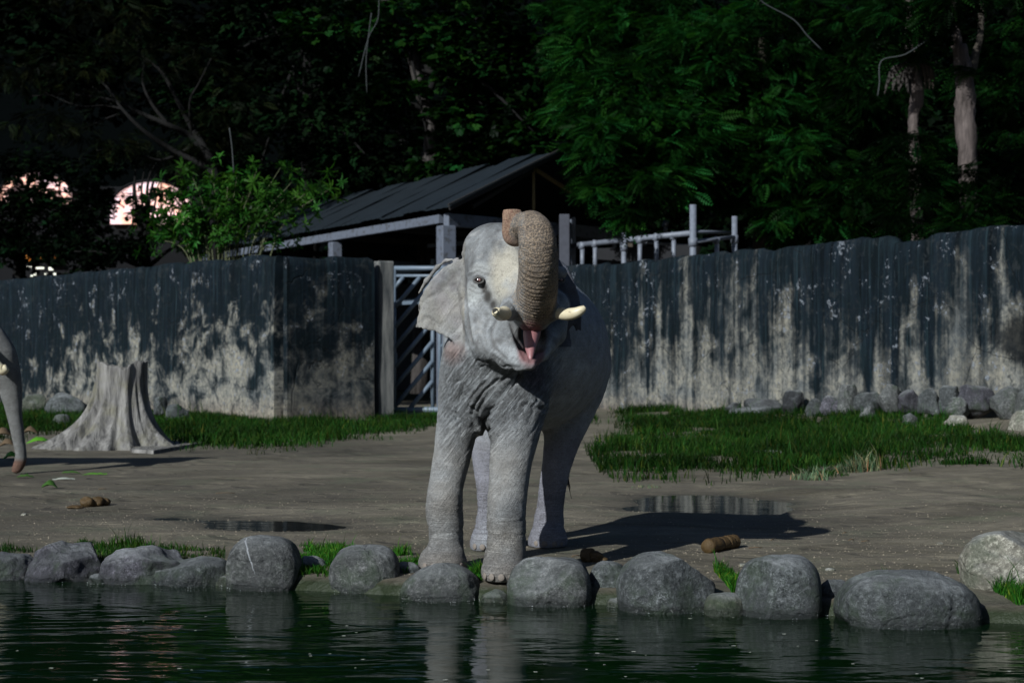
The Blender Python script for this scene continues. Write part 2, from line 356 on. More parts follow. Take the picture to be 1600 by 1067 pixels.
I = (np.arange(nx - 1)[:, None] * ny + np.arange(ny - 1)[None, :]).ravel()
t = NT('sandy earth'); p = t.geo(); o = t.mapg(p, (1, 1, 1))
n1 = t.noise(t.mapg(p, (.5, .75, 1)), 1, 7, .62, .8); n2 = t.noise(t.mapg(p, (2.2, 4.2, 1)), 1, 7, .68, .9); n3 = t.noise(p, 22, 5, .7)
c = t.mix(t.ramp(n1, [(.34, 0), (.64, 1)]), (.088, .076, .052), (.225, .195, .142)); c = t.mix(t.ramp(n2, [(.42, .5), (.55, 0)]), c, (.10, .085, .07))
c = t.mix(t.ramp(n3, [(.60, 0), (.68, .35)]), c, (.33, .29, .23))
c = t.mix(t.ramp(t.noise(p, 1.1, 5), [(.52, 0), (.66, .45)]), c, (.13, .14, .09))
zz = t.sep(p, 2); wet = t.ramp(t.math('ADD', zz, t.math('MULTIPLY', n2, .02)), [(-.0, 1), (.035, 0)])
wetm = t.ramp(t.math('ADD', t.math('MULTIPLY', zz, -8.0), t.math('MULTIPLY', n1, .25)), [(.02, 0), (.34, 1)])
c = t.mix(t.math('MULTIPLY', wetm, .6), c, (.045, .04, .032)); c = t.mix(t.ramp(t.math('MULTIPLY', zz, -10.0), [(.2, 0), (.6, .92)]), c, (.022, .032, .014))
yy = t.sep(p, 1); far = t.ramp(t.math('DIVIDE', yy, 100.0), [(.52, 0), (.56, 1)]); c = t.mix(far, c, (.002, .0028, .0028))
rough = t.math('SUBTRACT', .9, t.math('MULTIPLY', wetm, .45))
ft = t.ramp(t.vor(t.mix(.25, p, t.noise(p, 2, 3, out=1), 'ADD'), 1.9, 'SMOOTH_F1'), [(.18, 0), (.30, 1)]); nb = t.bump(n2, .9, .06); nb = t.bump(ft, .6, .045, nb); nb = t.bump(t.noise(t.mapg(p, (4, 16, 4)), 1, 5, .6, .7), .6, .025, nb); nb = t.bump(n3, .5, .01, nb)
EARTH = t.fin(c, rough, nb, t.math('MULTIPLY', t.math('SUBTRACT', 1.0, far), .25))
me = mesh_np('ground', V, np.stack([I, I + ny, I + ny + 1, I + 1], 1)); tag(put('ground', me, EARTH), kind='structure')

t = NT('pond water'); p = t.geo()
w1 = t.noise(t.mapg(p, (1.1, 3.4, 1), rot=(0, 0, R(4))), 1, 3, .5, .6); w2 = t.noise(t.mapg(p, (4, 13, 1), rot=(0, 0, R(-6))), 1, 3, .5, .4); w3 = t.noise(t.mapg(p, (.35, .9, 1)), 1, 2)
amp = t.ramp(w3, [(.35, .15), (.65, 1)])
nb = t.bump(w1, .15, .11); nb = t.bump(w2, t.math('MULTIPLY', amp, .09), .03, nb)
WATER = t.fin((.0018, .0095, .0026), .045, nb, .5, IOR=1.33)
g = MB(); g.add([(-90, -30, WATER_Z), (90, -30, WATER_Z), (90, 22, WATER_Z), (-90, 22, WATER_Z)], [(0, 1, 2, 3)])
# only over the pond: follow the bank line
bx = np.linspace(-40, 40, 81); v = []; 
for x in bx: v += [(x, -30, WATER_Z), (x, float(bank(x)) + .35, WATER_Z)]
g = MB(); g.add(v, [(2 * i, 2 * i + 2, 2 * i + 3, 2 * i + 1) for i in range(80)])
tag(g.put('pond_water', WATER), kind='structure')
# floating specks
r_ = random.Random(3); mb = MB()
for k in range(46):
    a = at(r_.uniform(20, 1580), r_.uniform(955, 1060), 10); d = F * (CAM_H - WATER_Z) / (r_.uniform(960, 1063) - HOR); x = (r_.uniform(10, 1590) - 800) * d / F
    s = r_.uniform(.004, .011); mb.add([(x + s * math.cos(q) * 1.4, d + s * math.sin(q), WATER_Z + .004) for q in np.linspace(0, 5.2, 6)], [tuple(range(6))])
tag(mb.put('floating_specks', m_plain('pale speck', (.5, .5, .42), .6)), kind='stuff')
PW = NT('puddle water'); PW = PW.fin((.012, .011, .009), .03, PW.bump(PW.noise(PW.mapg(PW.geo(), (2, 7, 1)), 1, 3), .12, .02), .5, IOR=1.33)
for i, (cx, cy, rx, ry, dp) in enumerate([(-2.55, 16.75, 1.7, 1.2, 0), (2.1, 19.0, 2.2, 2.1, 0)]):
    g = MB(); g.add([(cx + rx * math.cos(a), cy + ry * math.sin(a), -.026) for a in np.linspace(0, 2 * math.pi, 40, endpoint=False)], [tuple(range(40))])
    tag(g.put('puddle', PW), kind='structure')

# ------------------------------------------------------------------ stones
def ico(n):
    import bmesh
    bm = bmesh.new(); bmesh.ops.create_icosphere(bm, subdivisions=n, radius=1)
    V = np.array([v.co for v in bm.verts]); Fc = np.array([[v.index for v in f.verts] for f in bm.faces]); bm.free(); return V, Fc
ICO = {k: ico(k) for k in (2, 3, 4, 5)}
def stone_mesh(size, seed, boxy=.6, rough=.12, sub=5, facet=0.0, crack=None):
    V, Fc = ICO[sub]; V = V.copy(); e = 1 - .55 * boxy
    pn = 2 + 1.7 * boxy; V = V / (np.sum(np.abs(V) ** pn, axis=1, keepdims=True) ** (1 / pn))
    r = np.random.default_rng(seed)
    for k in range(int(2 + 9 * facet)):
        n = r.normal(size=3); n /= np.linalg.norm(n); dd = V @ n; lim = r.uniform(.78, .98); V = V - np.maximum(dd - lim, 0)[:, None] * n
    n = V / np.linalg.norm(V, axis=1, keepdims=True)
    V = V * (1 + .10 * r.normal(size=3)) + n * (rough * 1.25 * fbm(V * 1.3 + seed, 3, seed) + rough * .28 * fbm(V * 5 + seed, 3, seed + 3))[:, None]
    V = (V - (V.max(0) + V.min(0)) / 2) / ((V.max(0) - V.min(0)) / 2)
    if crack is not None: d = np.abs(V[:, 0] - crack - .12 * V[:, 2]); V = V - n * (.08 * np.clip(1 - d / .05, 0, 1))[:, None]
    return mesh_np('stone', V * np.array(size) / 2, Fc)
GREY = m_rock('grey granite', (.036, .041, .042), (.12, .127, .128), .7)
GREYP = m_rock('paler granite', (.055, .06, .058), (.15, .15, .145), .6)
VEIN = m_rock('veined granite', (.055, .058, .058), (.15, .15, .145), .4, vein=1)
PURP = m_rock('purplish slate', (.035, .035, .042), (.10, .095, .11), .3)
BUFF = m_rock('buff stone', (.17, .155, .12), (.36, .34, .28), .35)
MOSSY = m_rock('mossy stone', (.05, .06, .04), (.14, .14, .11), 1.0)
CHARC = m_rock('black stone', (.012, .013, .015), (.045, .047, .05), .2)
PONDG = 'boulders along the pond edge'
def boulder(x0, x1, top, bot, m, label, seed, boxy=.6, rough=.12, depth=1.0, facet=0, rz=0, crack=None, z0=-.12, sub=5, under=.22):
    d = F * (CAM_H - z0) / (bot - HOR); sc_ = d / F; w = (x1 - x0) * sc_; zt = CAM_H + (HOR - top) * (d + .2 * w) / F; h = zt - z0
    dep = min(w, .75) * depth; H_ = h + under
    o = put('boulder', stone_mesh((w * 1.07, dep, H_), seed, boxy, rough, sub, facet, crack), m, None, (((x0 + x1) / 2 - 800) * sc_, d + dep * .44, z0 - under + H_ / 2))
    o.rotation_euler = (0, 0, R(rz)); tag(o, label, 'boulder', PONDG); return o
boulder(-60, 42, 866, 906, PURP, 'dark boulder cut off by the left edge of the picture at the waterline', 1, .5, .15, 1, .5)
boulder(36, 148, 846, 909, PURP, 'dark purplish angular boulder with streaked face, second along the pond edge from the left', 2, .55, .14, 1, 1.0)
boulder(150, 292, 854, 912, PURP, 'long low dark rock with a ragged pointed top on the left bank', 3, .4, .22, .8, 1.2)
boulder(236, 352, 872, 916, GREY, 'low flat-faced grey rock leaning on the long dark rock', 4, .7, .12, .8, .8)
boulder(350, 460, 838, 923, VEIN, 'big rounded grey boulder with a white vein running down it', 5, .62, .08, 1)
boulder(449, 513, 870, 911, GREY, 'small rounded stone between the white-veined boulder and the large egg-shaped one', 6, .6, .1)
boulder(511, 620, 853, 926, GREYP, 'large smooth egg-shaped boulder in front of the bright grass strip', 7, .5, .07)
boulder(604, 660, 878, 919, GREY, 'small stone tucked beside the elephant\'s left-hand front foot', 8, .6, .12)
boulder(626, 752, 880, 939, GREYP, 'broad domed pale boulder just below the elephant\'s front foot', 9, .25, .10, .8)
boulder(748, 800, 922, 941, MOSSY, 'flat wet mossy stone at the waterline under the elephant', 10, .5, .12, 1.3, sub=4)
boulder(796, 922, 873, 947, GREYP, 'wide grey boulder right of the elephant\'s forefoot with a dark wet base', 11, .6, .08)
boulder(920, 983, 877, 940, GREY, 'greenish rounded stone between the two wide boulders right of the elephant', 12, .5, .1)
boulder(972, 1119, 865, 958, GREY, 'largest domed dark grey boulder, in front of the brown dung log', 13, .42, .07)
boulder(1104, 1166, 928, 962, MOSSY, 'low mossy stone awash between two big round boulders', 14, .6, .14, 1.2, sub=4)
boulder(1161, 1287, 870, 966, GREY, 'big round boulder with a dusty pale flat top', 15, .62, .06)
boulder(1282, 1333, 905, 956, GREY, 'small squarish stone wedged between the round and the long boulder', 16, .85, .08)
boulder(1331, 1540, 895, 982, GREY, 'long whale-backed dark boulder with a vertical crack near its right end', 17, .45, .08, 1.0, crack=.45)
boulder(1522, 1680, 834, 930, BUFF, 'large pale buff boulder on the bank at the right edge', 18, .35, .12, 1.0, .4, z0=-.03, under=.15)
boulder(1528, 1640, 950, 966, BUFF, 'thin pale slab lying at the waterline by the right edge', 19, .9, .05, .9, sub=4, under=.06)

for i, (x, y, w, h, lab) in enumerate([(150, 912, 30, 16, 'small wet stone between the purplish boulder and the long dark rock'), (352, 915, 26, 16, 'small mossy stone left of the big rounded grey boulder'), (512, 918, 24, 14, 'mossy cobble left of the large egg-shaped boulder'), (622, 926, 26, 16, 'wet cobble left of the broad domed boulder'),
        (925, 943, 26, 12, 'flat wet cobble under the greenish rounded stone'), (962, 948, 26, 14, 'wet cobble left of the largest domed boulder'), (1290, 960, 26, 14, 'wet cobble below the small squarish stone'), (1322, 962, 28, 14, 'mossy cobble at the left end of the long dark boulder'), (1140, 905, 30, 14, 'stone half hidden in the grass between two big boulders'), (590, 885, 26, 12, 'stone half buried in grass behind the egg-shaped boulder')]):
    boulder(x - w / 2, x + w / 2, y - h, y, MOSSY if i % 2 else GREY, lab, 300 + i, .5, .14, 1.2, .4, sub=4, under=.1)
# rubble along the foot of the right wall
RUBG = 'broken stones along the foot of the right wall'
def on_bank(px_, s_off):                 # point in front of the right wall seen in column px_
    # wall line: (1,48.7)->(9.7,32.3); shift by s_off metres towards the camera
    k = (px_ - 800) / F; nx_, ny_ = .883, .469; c0 = 1.0 * nx_ + 48.7 * ny_ - s_off
    y = c0 / (k * nx_ + ny_); return k * y, y
rub = [(1128, 1160, 628, 646, CHARC, 'small black stone, leftmost of the rubble under the right wall', 0), (1140, 1212, 634, 656, GREY, 'low flat slab of rubble lying in the grass beneath the wall', .8),
    (1165, 1225, 622, 640, CHARC, 'dark flat rock jammed behind the low slab', 0), (1222, 1256, 609, 641, CHARC, 'tall black lumpy rock standing among the rubble', .3),
    (1256, 1284, 622, 648, GREY, 'speckled grey stone beside the black lumpy rock', .5), (1282, 1312, 617, 644, PURP, 'lilac grey upright stone in the middle of the rubble', .5),
    (1310, 1338, 600, 646, GREYP, 'tall pale split stone with a dark edge', .4), (1334, 1376, 612, 642, GREY, 'rough grey stone behind the tall split one', .1),
    (1374, 1406, 600, 628, GREYP, 'square pale grey block set against the wall', .1), (1404, 1436, 608, 630, PURP, 'purplish stone in the top row left of the wide crumbled stretch', .1),
    (1434, 1470, 606, 630, GREY, 'crumbled grey stone in the top row of rubble', .1), (1468, 1500, 602, 628, GREY, 'flat-topped rubble stone under the pale wall stain', .1),
    (1498, 1550, 600, 634, PURP, 'upright slab of grey stone with ribbed face', .3), (1550, 1592, 603, 636, GREYP, 'wedge-shaped whitish block near the right edge', .3),
    (1345, 1372, 634, 662, GREYP, 'white crusted stone half sunk in grass', .9), (1482, 1512, 620, 640, GREYP, 'white patchy stone with weeds round it', .7),
    (1588, 1650, 592, 646, GREYP, 'large pale block at the right edge on top of the pillar-like stone', .4), (1578, 1640, 640, 680, BUFF, 'pale pillar-like stone at the right edge of the grass bank', 1.6),
    (1410, 1434, 645, 660, GREYP, 'round white stone in the grass left of a similar one', 1.6), (1476, 1508, 648, 662, BUFF, 'whitish rounded stone lying in the grass', 1.7)]
for i, (x0, x1, top, bot, m, lab, off) in enumerate(rub):
    x, y = on_bank((x0 + x1) / 2, off + .35); w = (x1 - x0) * y / F; zt = CAM_H + (HOR - top) * y / F; zb = CAM_H + (HOR - bot) * y / F; h = zt - zb + .25
    o = put('rubble_stone', stone_mesh((w * 1.1, min(w, .7), h), 40 + i, 1.5, .15, 4, 1.8), m, None, (x, y, zt - h / 2)); o.rotation_euler = (0, 0, R(-25 + 9 * (i % 5))); tag(o, lab, 'stone', RUBG)
# left: low stones behind the stump, flat slabs
for i, (x0, x1, top, bot, d, m, lab) in enumerate([(24, 74, 618, 650, 47, MOSSY, 'mossy low stone under the left wall next to the second elephant'), (70, 140, 616, 648, 46, GREY, 'long grey kerb stone under the left wall behind the stump'),
        (240, 262, 622, 636, 43, GREY, 'small crumbled stone at the wall foot behind the stump'), (258, 296, 634, 652, 42, GREY, 'low broken grey stones at the wall foot right of the stump'), (80, 112, 650, 662, 40, GREYP, 'small flat pale stone in the grass left of the stump')]):
    c = at((x0 + x1) / 2, (top + bot) / 2, d); s = d / F
    o = put('rubble_stone', stone_mesh(((x1 - x0) * s, .5, (bot - top) * s + .3), 80 + i, .75, .16, 4, 1), m, None, (c[0], c[1], c[2] - .1)); tag(o, lab, 'stone')
def flat_stone(name, x0, x1, py, h, m, lab, cat='stone', seed=0):
    d = gd(py); s = d / F; x = ((x0 + x1) / 2 - 800) * s; z = float(g_h(x, d))
    o = put(name, stone_mesh(((x1 - x0) * s, (x1 - x0) * s * .7, h), seed, .7, .14, 4, .6), m, None, (x, d, z + h * .2)); return tag(o, lab, cat)
flat_stone('flat_stone', 1174, 1242, 719, .10, BUFF, 'pale flat slab showing through the grass at its near edge', seed=91)
for i, (x, y, w, lab) in enumerate([(1163, 884, 8, 'small white pebble behind the round boulder'), (1296, 892, 8, 'small pale pebble on the sand above the squarish stone'), (1468, 853, 5, 'tiny white pebble on the sand toward the right'), (38, 803, 5, 'tiny white pebble on the path at the left'), (700, 820, 0, '')]):
    if w: flat_stone('pebble', x - w, x + w, y, .03, BUFF, lab, 'pebble', 95 + i)

# ------------------------------------------------------------------ stump
def stump():
    base = at(191, 700, 30.2); base[2] = 0; nt, nz = 150, 44; V = []; TH = np.linspace(0, 2 * math.pi, nt, endpoint=False)
    roots = [(-2.75, .62, .30), (-1.95, .42, .24), (-1.2, .3, .2), (-.45, .44, .24), (.3, .25, .3), (1.2, .4, .3), (2.2, .6, .3), (-2.35, .4, .14), (-1.55, .35, .12)]
    topz = 1.47 + .05 * np.sin(TH * 2 + 1) + .04 * vnoise(np.stack([np.cos(TH) * 4, np.sin(TH) * 4, 0 * TH], 1), 3) + .10 * np.exp(-((TH - 5.5) / .25) ** 2)
    for j in range(nz + 7):
        tt = min(j / nz, 1); z = tt * topz; 
        prof = .40 + .36 * (1 - tt) ** 2.6
        r = prof * np.ones(nt)
        for a, am, wd in roots:
            dd = np.abs((TH - a + math.pi) % (2 * math.pi) - math.pi); r += am * np.exp(-(dd / wd) ** 2) * (1 - tt) ** 4.2 * 1.15 + .06 * np.exp(-(dd / wd) ** 2)
        flute = np.abs(vnoise(np.stack([np.cos(TH) * 4.3, np.sin(TH) * 4.3, 0 * TH + tt * .6], 1), 12)); r *= 1 - .13 * (1 - np.clip(flute / .35, 0, 1)) * (.5 + .5 * (1 - tt))
        r *= 1 + .05 * fbm(np.stack([np.cos(TH) * 7, np.sin(TH) * 7, 0 * TH + tt * 2], 1), 3, 8)
        if j > nz: k = (j - nz) / 7; r = r * (1 - k) ; z = topz - .22 * k + .05 * vnoise(np.stack([np.cos(TH) * 5 * (1 - k), np.sin(TH) * 5 * (1 - k), 0 * TH], 1), 5)
        V.append(np.stack([r * np.cos(TH) - .10 * (1 - tt), r * np.sin(TH) * .8, z - .08 * (j == 0)], 1))
    V = np.concatenate(V); Fq = []
    for j in range(nz + 6):
        a = j * nt + np.arange(nt); b = j * nt + (np.arange(nt) + 1) % nt; Fq.append(np.stack([a, b, b + nt, a + nt], 1))
    t = NT('weathered stump wood'); o = t.obj(); ang = t.mapg(o, (5, 5, .7))
    s1 = t.noise(ang, 1.4, 7, .65, .3); s2 = t.noise(o, 3, 5)
    c = t.mix(t.ramp(s1, [(.35, 0), (.62, 1)]), (.09, .085, .08), (.30, .285, .265)); c = t.mix(t.ramp(s2, [(.5, 0), (.7, .6)]), c, (.20, .185, .12)); c = t.mix(t.ramp(s1, [(.3, .8), (.42, 0)]), c, (.05, .05, .05))
    m = t.fin(c, .85, t.bump(t.noise(t.mapg(o, (22, 22, 2)), 1, 5, .7, .5), .7, .03, t.bump(s1, 1.0, .09)), .2)
    r0 = thing('tree_stump', tuple(base), 'tall pale weathered tree stump with flaring roots left of the gate', 'tree stump')
    put('stump_wood', mesh_np('stump_wood', V, np.concatenate(Fq)), m, r0)
    # torn bark flap leaning at the right side, and the root plate on the ground
    pts = []
    for (a, b, d) in [(240, 640, 29.9), (262, 655, 29.7), (285, 672, 29.4), (300, 690, 29.1)]: pts.append(at(a, b, d) - base)
    
    g = MB(); P = [(205, 706), (240, 708), (275, 702), (322, 694), (300, 693), (250, 694), (215, 698)]
    ctr = at(190, 705, gd(705)) ; k = len(P); top = [np.array([(a - 800) * gd(b) / F, gd(b), .05]) - base for a, b in P]; bot = [q - np.array([0, .02, .12]) for q in top]
    g.add([tuple(q) for q in top] + [tuple(q) for q in bot], [tuple(range(k))] + [(i, i + k, (i + 1) % k + k, (i + 1) % k) for i in range(k)])
    g.put('root_plate', m, r0)
stump()

# ------------------------------------------------------------------ walls
def wall_piece(name, a, b, H, m, label, thick=.32, seed=0, z0=-.3, jag=.06, segw=.12):
    a = np.array(a, float); b = np.array(b, float); L = np.linalg.norm(b - a); ang = math.atan2(b[1] - a[1], b[0] - a[0])
    n = max(2, int(L / segw)); xs_ = np.linspace(0, L, n + 1); p = np.stack([xs_ * .7 + seed, 0 * xs_, 0 * xs_], 1)
    mod = np.floor(xs_ / 1.15) * 7.7 + seed
    Ht = H + jag * .5 * (fbm(p * 3, 3, seed)) + jag * .9 * (hash3(mod.astype(int), mod.astype(int) * 0, mod.astype(int) * 0, seed) - .5) - jag * 1.2 * np.clip(fbm(p * 1.7, 2, seed + 4) - .3, 0, 1)
    rows = np.linspace(0, 1, 22); V = []; yoff = lambda x, z: .03 * fbm(np.stack([x * .9 + seed, z * .9, 0 * x], 1), 3, seed + 2)
    for r in rows: z = z0 + (Ht - z0) * r; V.append(np.stack([xs_, -thick / 2 + yoff(xs_, z) + .03 * (r > .97), z], 1))
    V.append(np.stack([xs_, 0 * xs_ + 0, Ht + .035], 1)); V.append(np.stack([xs_, 0 * xs_ + thick / 2 - .02, Ht], 1)); V.append(np.stack([xs_, 0 * xs_ + thick / 2, 0 * Ht + z0], 1))
    nr = len(V); V = np.concatenate(V); w = n + 1; i = np.arange(n); Fq = [np.stack([r * w + i, r * w + i + 1, (r + 1) * w + i + 1, (r + 1) * w + i], 1) for r in range(nr - 1)]
    caps = []
    me = mesh_np(name, V, np.concatenate(Fq)); o = put(name, me, m, None, (a[0], a[1], 0)); o.rotation_euler = (0, 0, ang)
    tag(o, label, 'wall'); 
    # end caps
    for s in (0, n):
        g = MB(); rr_ = [tuple(V[r * w + s]) for r in range(nr)]; g.add(rr_, [tuple(range(nr))]); c = g.put('wall_end', m, o)
    return o
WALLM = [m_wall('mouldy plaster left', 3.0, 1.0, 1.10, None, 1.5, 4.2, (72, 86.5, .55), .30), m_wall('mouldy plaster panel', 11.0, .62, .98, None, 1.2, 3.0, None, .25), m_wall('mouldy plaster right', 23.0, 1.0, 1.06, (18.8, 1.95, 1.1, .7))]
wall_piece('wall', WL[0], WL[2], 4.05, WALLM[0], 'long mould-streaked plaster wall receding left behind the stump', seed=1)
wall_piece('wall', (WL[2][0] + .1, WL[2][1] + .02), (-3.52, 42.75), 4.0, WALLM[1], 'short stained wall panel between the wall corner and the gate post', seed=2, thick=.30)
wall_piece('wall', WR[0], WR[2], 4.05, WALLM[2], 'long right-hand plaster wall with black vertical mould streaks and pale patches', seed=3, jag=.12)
g = MB(); g.box((0, 0, 1.85), (.42, .42, 4.3), None, .03)
t = NT('post plaster'); o = t.obj(); nn = t.noise(t.mapg(o, (6, 6, .8)), 1, 6, .65); PM = t.fin(t.mix(t.ramp(nn, [(.35, 0), (.65, 1)]), (.045, .05, .052), (.20, .195, .18)), .85, t.bump(nn, .7, .03))
o = g.put('gate_post', PM); o.location = (-3.25, 43.1, 0); o.rotation_euler = (0, 0, R(30)); tag(o, 'pale weathered square concrete post ending the left wall at the gate', 'post')

# ------------------------------------------------------------------ gate
BLUE = m_plain('blue grey painted steel', (.15, .19, .235), .45, .35, 8, .003, .5)
def gate():
    d = 44.0; o0 = at(650, 640, d); base = Vector((o0[0], d, 0)); r0 = thing('gate', tuple(base), 'tall blue-grey steel gate with slanting bars between the wall post and the elephant', 'gate')
    def p(a, b, dd=0): q = at(a, b, d); return Vector((q[0], q[1] + dd, q[2])) - base
    def bar(name, a, b, r=.05, dd=0): g = MB(); g.tube([p(*a, dd), p(*b, dd)], r, 8); return g.put(name, BLUE, r0, True)
    bar('stile', (615, 420), (615, 643), .07); bar('stile', (766, 420), (766, 643), .07)
    bar('top_rail', (612, 419), (770, 419), .06); bar('bottom_rail', (612, 640), (770, 640), .075); bar('middle_rail', (615, 431), (766, 431), .04)
    for x in (676, 687, 726): bar('upright', (x, 432), (x, 640), .05, .08)
    for k in range(9):
        y0 = 640 - k * 31 + 26
        a = (617, min(y0, 638) if y0 <= 638 else 638); L = min(60, (y0 - 432) / 1.05)
        if y0 > 638: a = (617 + (y0 - 638) / 1.2, 638)
        b = (676, a[1] - (676 - a[0]) * 1.2)
        if b[1] < 433: b = (a[0] + (a[1] - 433) / 1.2, 433)
        if b[0] - a[0] > 4: bar('slanting_bar', a, b, .055)
        a2 = (690, a[1]); b2 = (763, a[1] - 73 * 1.2)
        if b2[1] < 433: b2 = (a2[0] + (a2[1] - 433) / 1.2, 433)
        bar('slanting_bar', a2, b2, .055)
    g = MB(); g.box(tuple(p(617, 560)), (.12, .1, .3), None, .01); g.put('latch', BLUE, r0)
gate()

# ------------------------------------------------------------------ shed
WHITE = NT('peeling white paint'); _o = WHITE.obj(); _n = WHITE.noise(_o, 6, 6, .7)
WHITE = WHITE.fin(WHITE.mix(WHITE.ramp(_n, [(.52, 0), (.60, .8)]), (.125, .14, .175), (.06, .06, .062)), .6, WHITE.bump(_n, .5, .01), .3)
DARKW = m_plain('dark timber', (.03, .028, .026), .8); ROOFM = m_plain('dark roofing sheet', (.011, .016, .020), .55, .5, 1.2, .01, .4); TAN = m_plain('bare yellowish timber', (.22, .16, .07), .7)
def shed():
    Zb = 6.0; C = Vector((-1.93, 50, 0)); U = Vector((-9.77, 18.6, 0)); W = Vector((6.2, 7.0, 0))   # U: along the eave, W: along the gable
    r0 = thing('shed', tuple(C), 'open-sided shed with dark pitched roof and pale beams behind the wall and gate', 'shed')
    def P(u, w, z): return U * u + W * w + Vector((0, 0, z))
    def beam(name, a, b, w, h, m): g = MB(); g.beam(a, b, w, h); return g.put(name, m, r0)
    z0 = Zb - .36
    beam('eave_beam', P(.015, 0, z0), P(1.1, 0, z0), .2, .26, WHITE); beam('tie_beam', P(0, .0, z0 - .04), P(0, 1.0, z0 - .04), .22, .38, WHITE)
    beam('eave_beam', P(.015, 1, z0), P(1.1, 1, z0), .2, .26, WHITE)
    for u, w in ((0, 0), (.415, 0), (.8, 0), (0, 1), (.415, 1), (0, .5)):
        s = .44 if (u, w) == (0, 0) else .36
        g = MB(); g.box(P(u, w, (z0 - .2) / 2 if (u, w) == (0, 0) else (z0 - .15) / 2), (s, s, z0 - .24), Matrix.Rotation(R(28), 3, 'Z'), .02); g.put('post', WHITE, r0)
    # cross beams, inner rails
    for u in (.2, .415, .8): beam('cross_beam', P(u, .02, z0 - .02), P(u, .98, z0 - .02), .15, .2, DARKW)
    for z in (3.2, 4.3): beam('inner_rail', P(.05, .35, z + .3), P(.95, .35, z + .3), .12, .2, BLUE)
    for u in (.12, .2, .3): beam('inner_upright', P(u, .35, .2), P(u, .35, 4.9), .14, .14, BLUE)
    beam('inner_plank', P(.06, .3, 5.2), P(.28, .3, 5.3), .1, .14, WHITE)
    # roof: two slopes of ribbed sheet
    rid = Zb + 1.95; ov = .085
    for side in (0, 1):
        def S(u, v):  # v 0 eave .. 1 ridge
            w = (-.03 + v * .53) if side == 0 else (1.03 - v * .53); return P(u, w, Zb - .0 + (rid - Zb + .1) * v - .06)
        sheets = 15; ov = .035
        for k in range(sheets):
            u0 = -ov + (1.15 + ov) * k / sheets; u1 = -ov + (1.15 + ov) * (k + 1) / sheets + .006; v = []; n = 12
            for j in range(n + 1):
                u = u0 + (u1 - u0) * j / n; hh = (.014 if j % 3 == 0 else 0) + .02 * (k % 2) + .02 * math.sin(k * 2.3)
                for q in (0, .5, 1): v.append(S(u, q) + Vector((0, 0, hh + .03 * math.sin(k * 3.1 + q * 5))))
            top = len(v); v += [q - Vector((0, 0, .04)) for q in v]
            f = []
            for j in range(n):
                for q in (0, 1):
                    a = j * 3 + q; f.append((a, a + 3, a + 4, a + 1)); f.append((a + top, a + 1 + top, a + 4 + top, a + 3 + top))
                f.append((j * 3, j * 3 + top, j * 3 + 3 + top, j * 3 + 3))
            for e in (0, n):
                for q in (0, 1): a = e * 3 + q; f.append((a, a + 1, a + 1 + top, a + top))
            g = MB(); g.add(v, f); g.put('roof_sheet', ROOFM, r0)
    beam('fascia', P(-.03, -.03, Zb - .10), P(-.03, .5, rid - .03), .05, .2, DARKW); beam('fascia', P(-.03, 1.03, Zb - .10), P(-.03, .5, rid - .03), .05, .2, DARKW)
    beam('king_post', P(.0, .42, Zb), P(.0, .42, rid - .5), .09, .12, TAN); beam('brace', P(0, .43, rid - .55), P(0, .86, Zb + .05), .09, .12, TAN)
    beam('brace', P(0, .42, rid - .55), P(0, .12, Zb + .05), .09, .12, DARKW)
    # dark back boards
    for k in range(14):
        g = MB(); a = P(.02 + k * .07, .97, 2.4); b = P(.085 + k * .07, .97, 2.4); g.beam(a, b, .04, 4.6); g.put('back_board', DARKW, r0)
shed()

# ------------------------------------------------------------------ pipe railing
PIPE = m_plain('pale galvanised pipe', (.16, .175, .21), .5, .5, 10, .004, .5)
def railing():
    base = Vector((3.4, 51, 0)); r0 = thing('pipe_railing', tuple(base), 'pale pipe railing with tall posts and short stub pipes right of the elephant\'s trunk', 'railing')
    def q(a, b, d): return Vector(tuple(at(a, b, d))) - base
    def pp(name, a, b, r): g = MB(); g.tube([a, b], r, 10); return g.put(name, PIPE, r0, True)
    D = {890: 53.5, 975: 51.5, 1083: 49.3, 1148: 51}
    for x, top, r in ((890, 343, .085), (975, 338, .085), (1083, 320, .10), (1148, 338, .085)):
        d = D[x]; a = q(x, 420, d); a.z = 0; b = q(x, top, d); pp('post', a, b, r)
        g = MB(); c = q(x, 392 - (x - 890) * .07, d); g.tube([c + Vector((0, 0, -.12)), c + Vector((0, 0, .12))], r * 1.35, 12); g.put('collar', PIPE, r0, True)
    pp('rail', q(893, 384, 53.5), q(1083, 364, 49.3), .085); pp('rail', q(1083, 378, 49.3), q(1150, 370, 51), .06); pp('rail', q(1086, 362, 49.4), q(1150, 364, 53.5), .05)
    pp('rail', q(900, 372, 58), q(1083, 384, 55), .05); pp('rail', q(893, 360, 58), q(960, 362, 57), .05)
    for x, yt, yb, d in ((910, 384, 430, 53), (930, 381, 430, 52.6), (1000, 375, 430, 51), (1026, 371, 430, 50.5), (1053, 369, 430, 50), (1120, 376, 430, 50.3), (960, 368, 392, 56), (1040, 350, 366, 58)):
        a = q(x, yt, d); b = q(x, yb, d); pp('stub_pipe', a, b, .07)
        g = MB(); g.tube([a + Vector((-.03, .02, -.1)), a + Vector((.03, -.02, .1))], .10, 10); g.put('elbow_joint', PIPE, r0, True)
    g = MB(); a = q(925, 402, 54); b = q(1085, 396, 51.5); g.beam(a, b, .05, .55); g.put('board', m_plain('black board', (.012, .012, .014), .7), r0)
railing()
g = MB(); g.box((0, 0, 3.0), (.32, .3, 6.0), None, .02); o = g.put('post', m_plain('dull mauve paint', (.065, .068, .085), .7, .4)); o.location = (1.63, 53, 0); tag(o, 'broad pale post standing just right of the raised trunk', 'post')
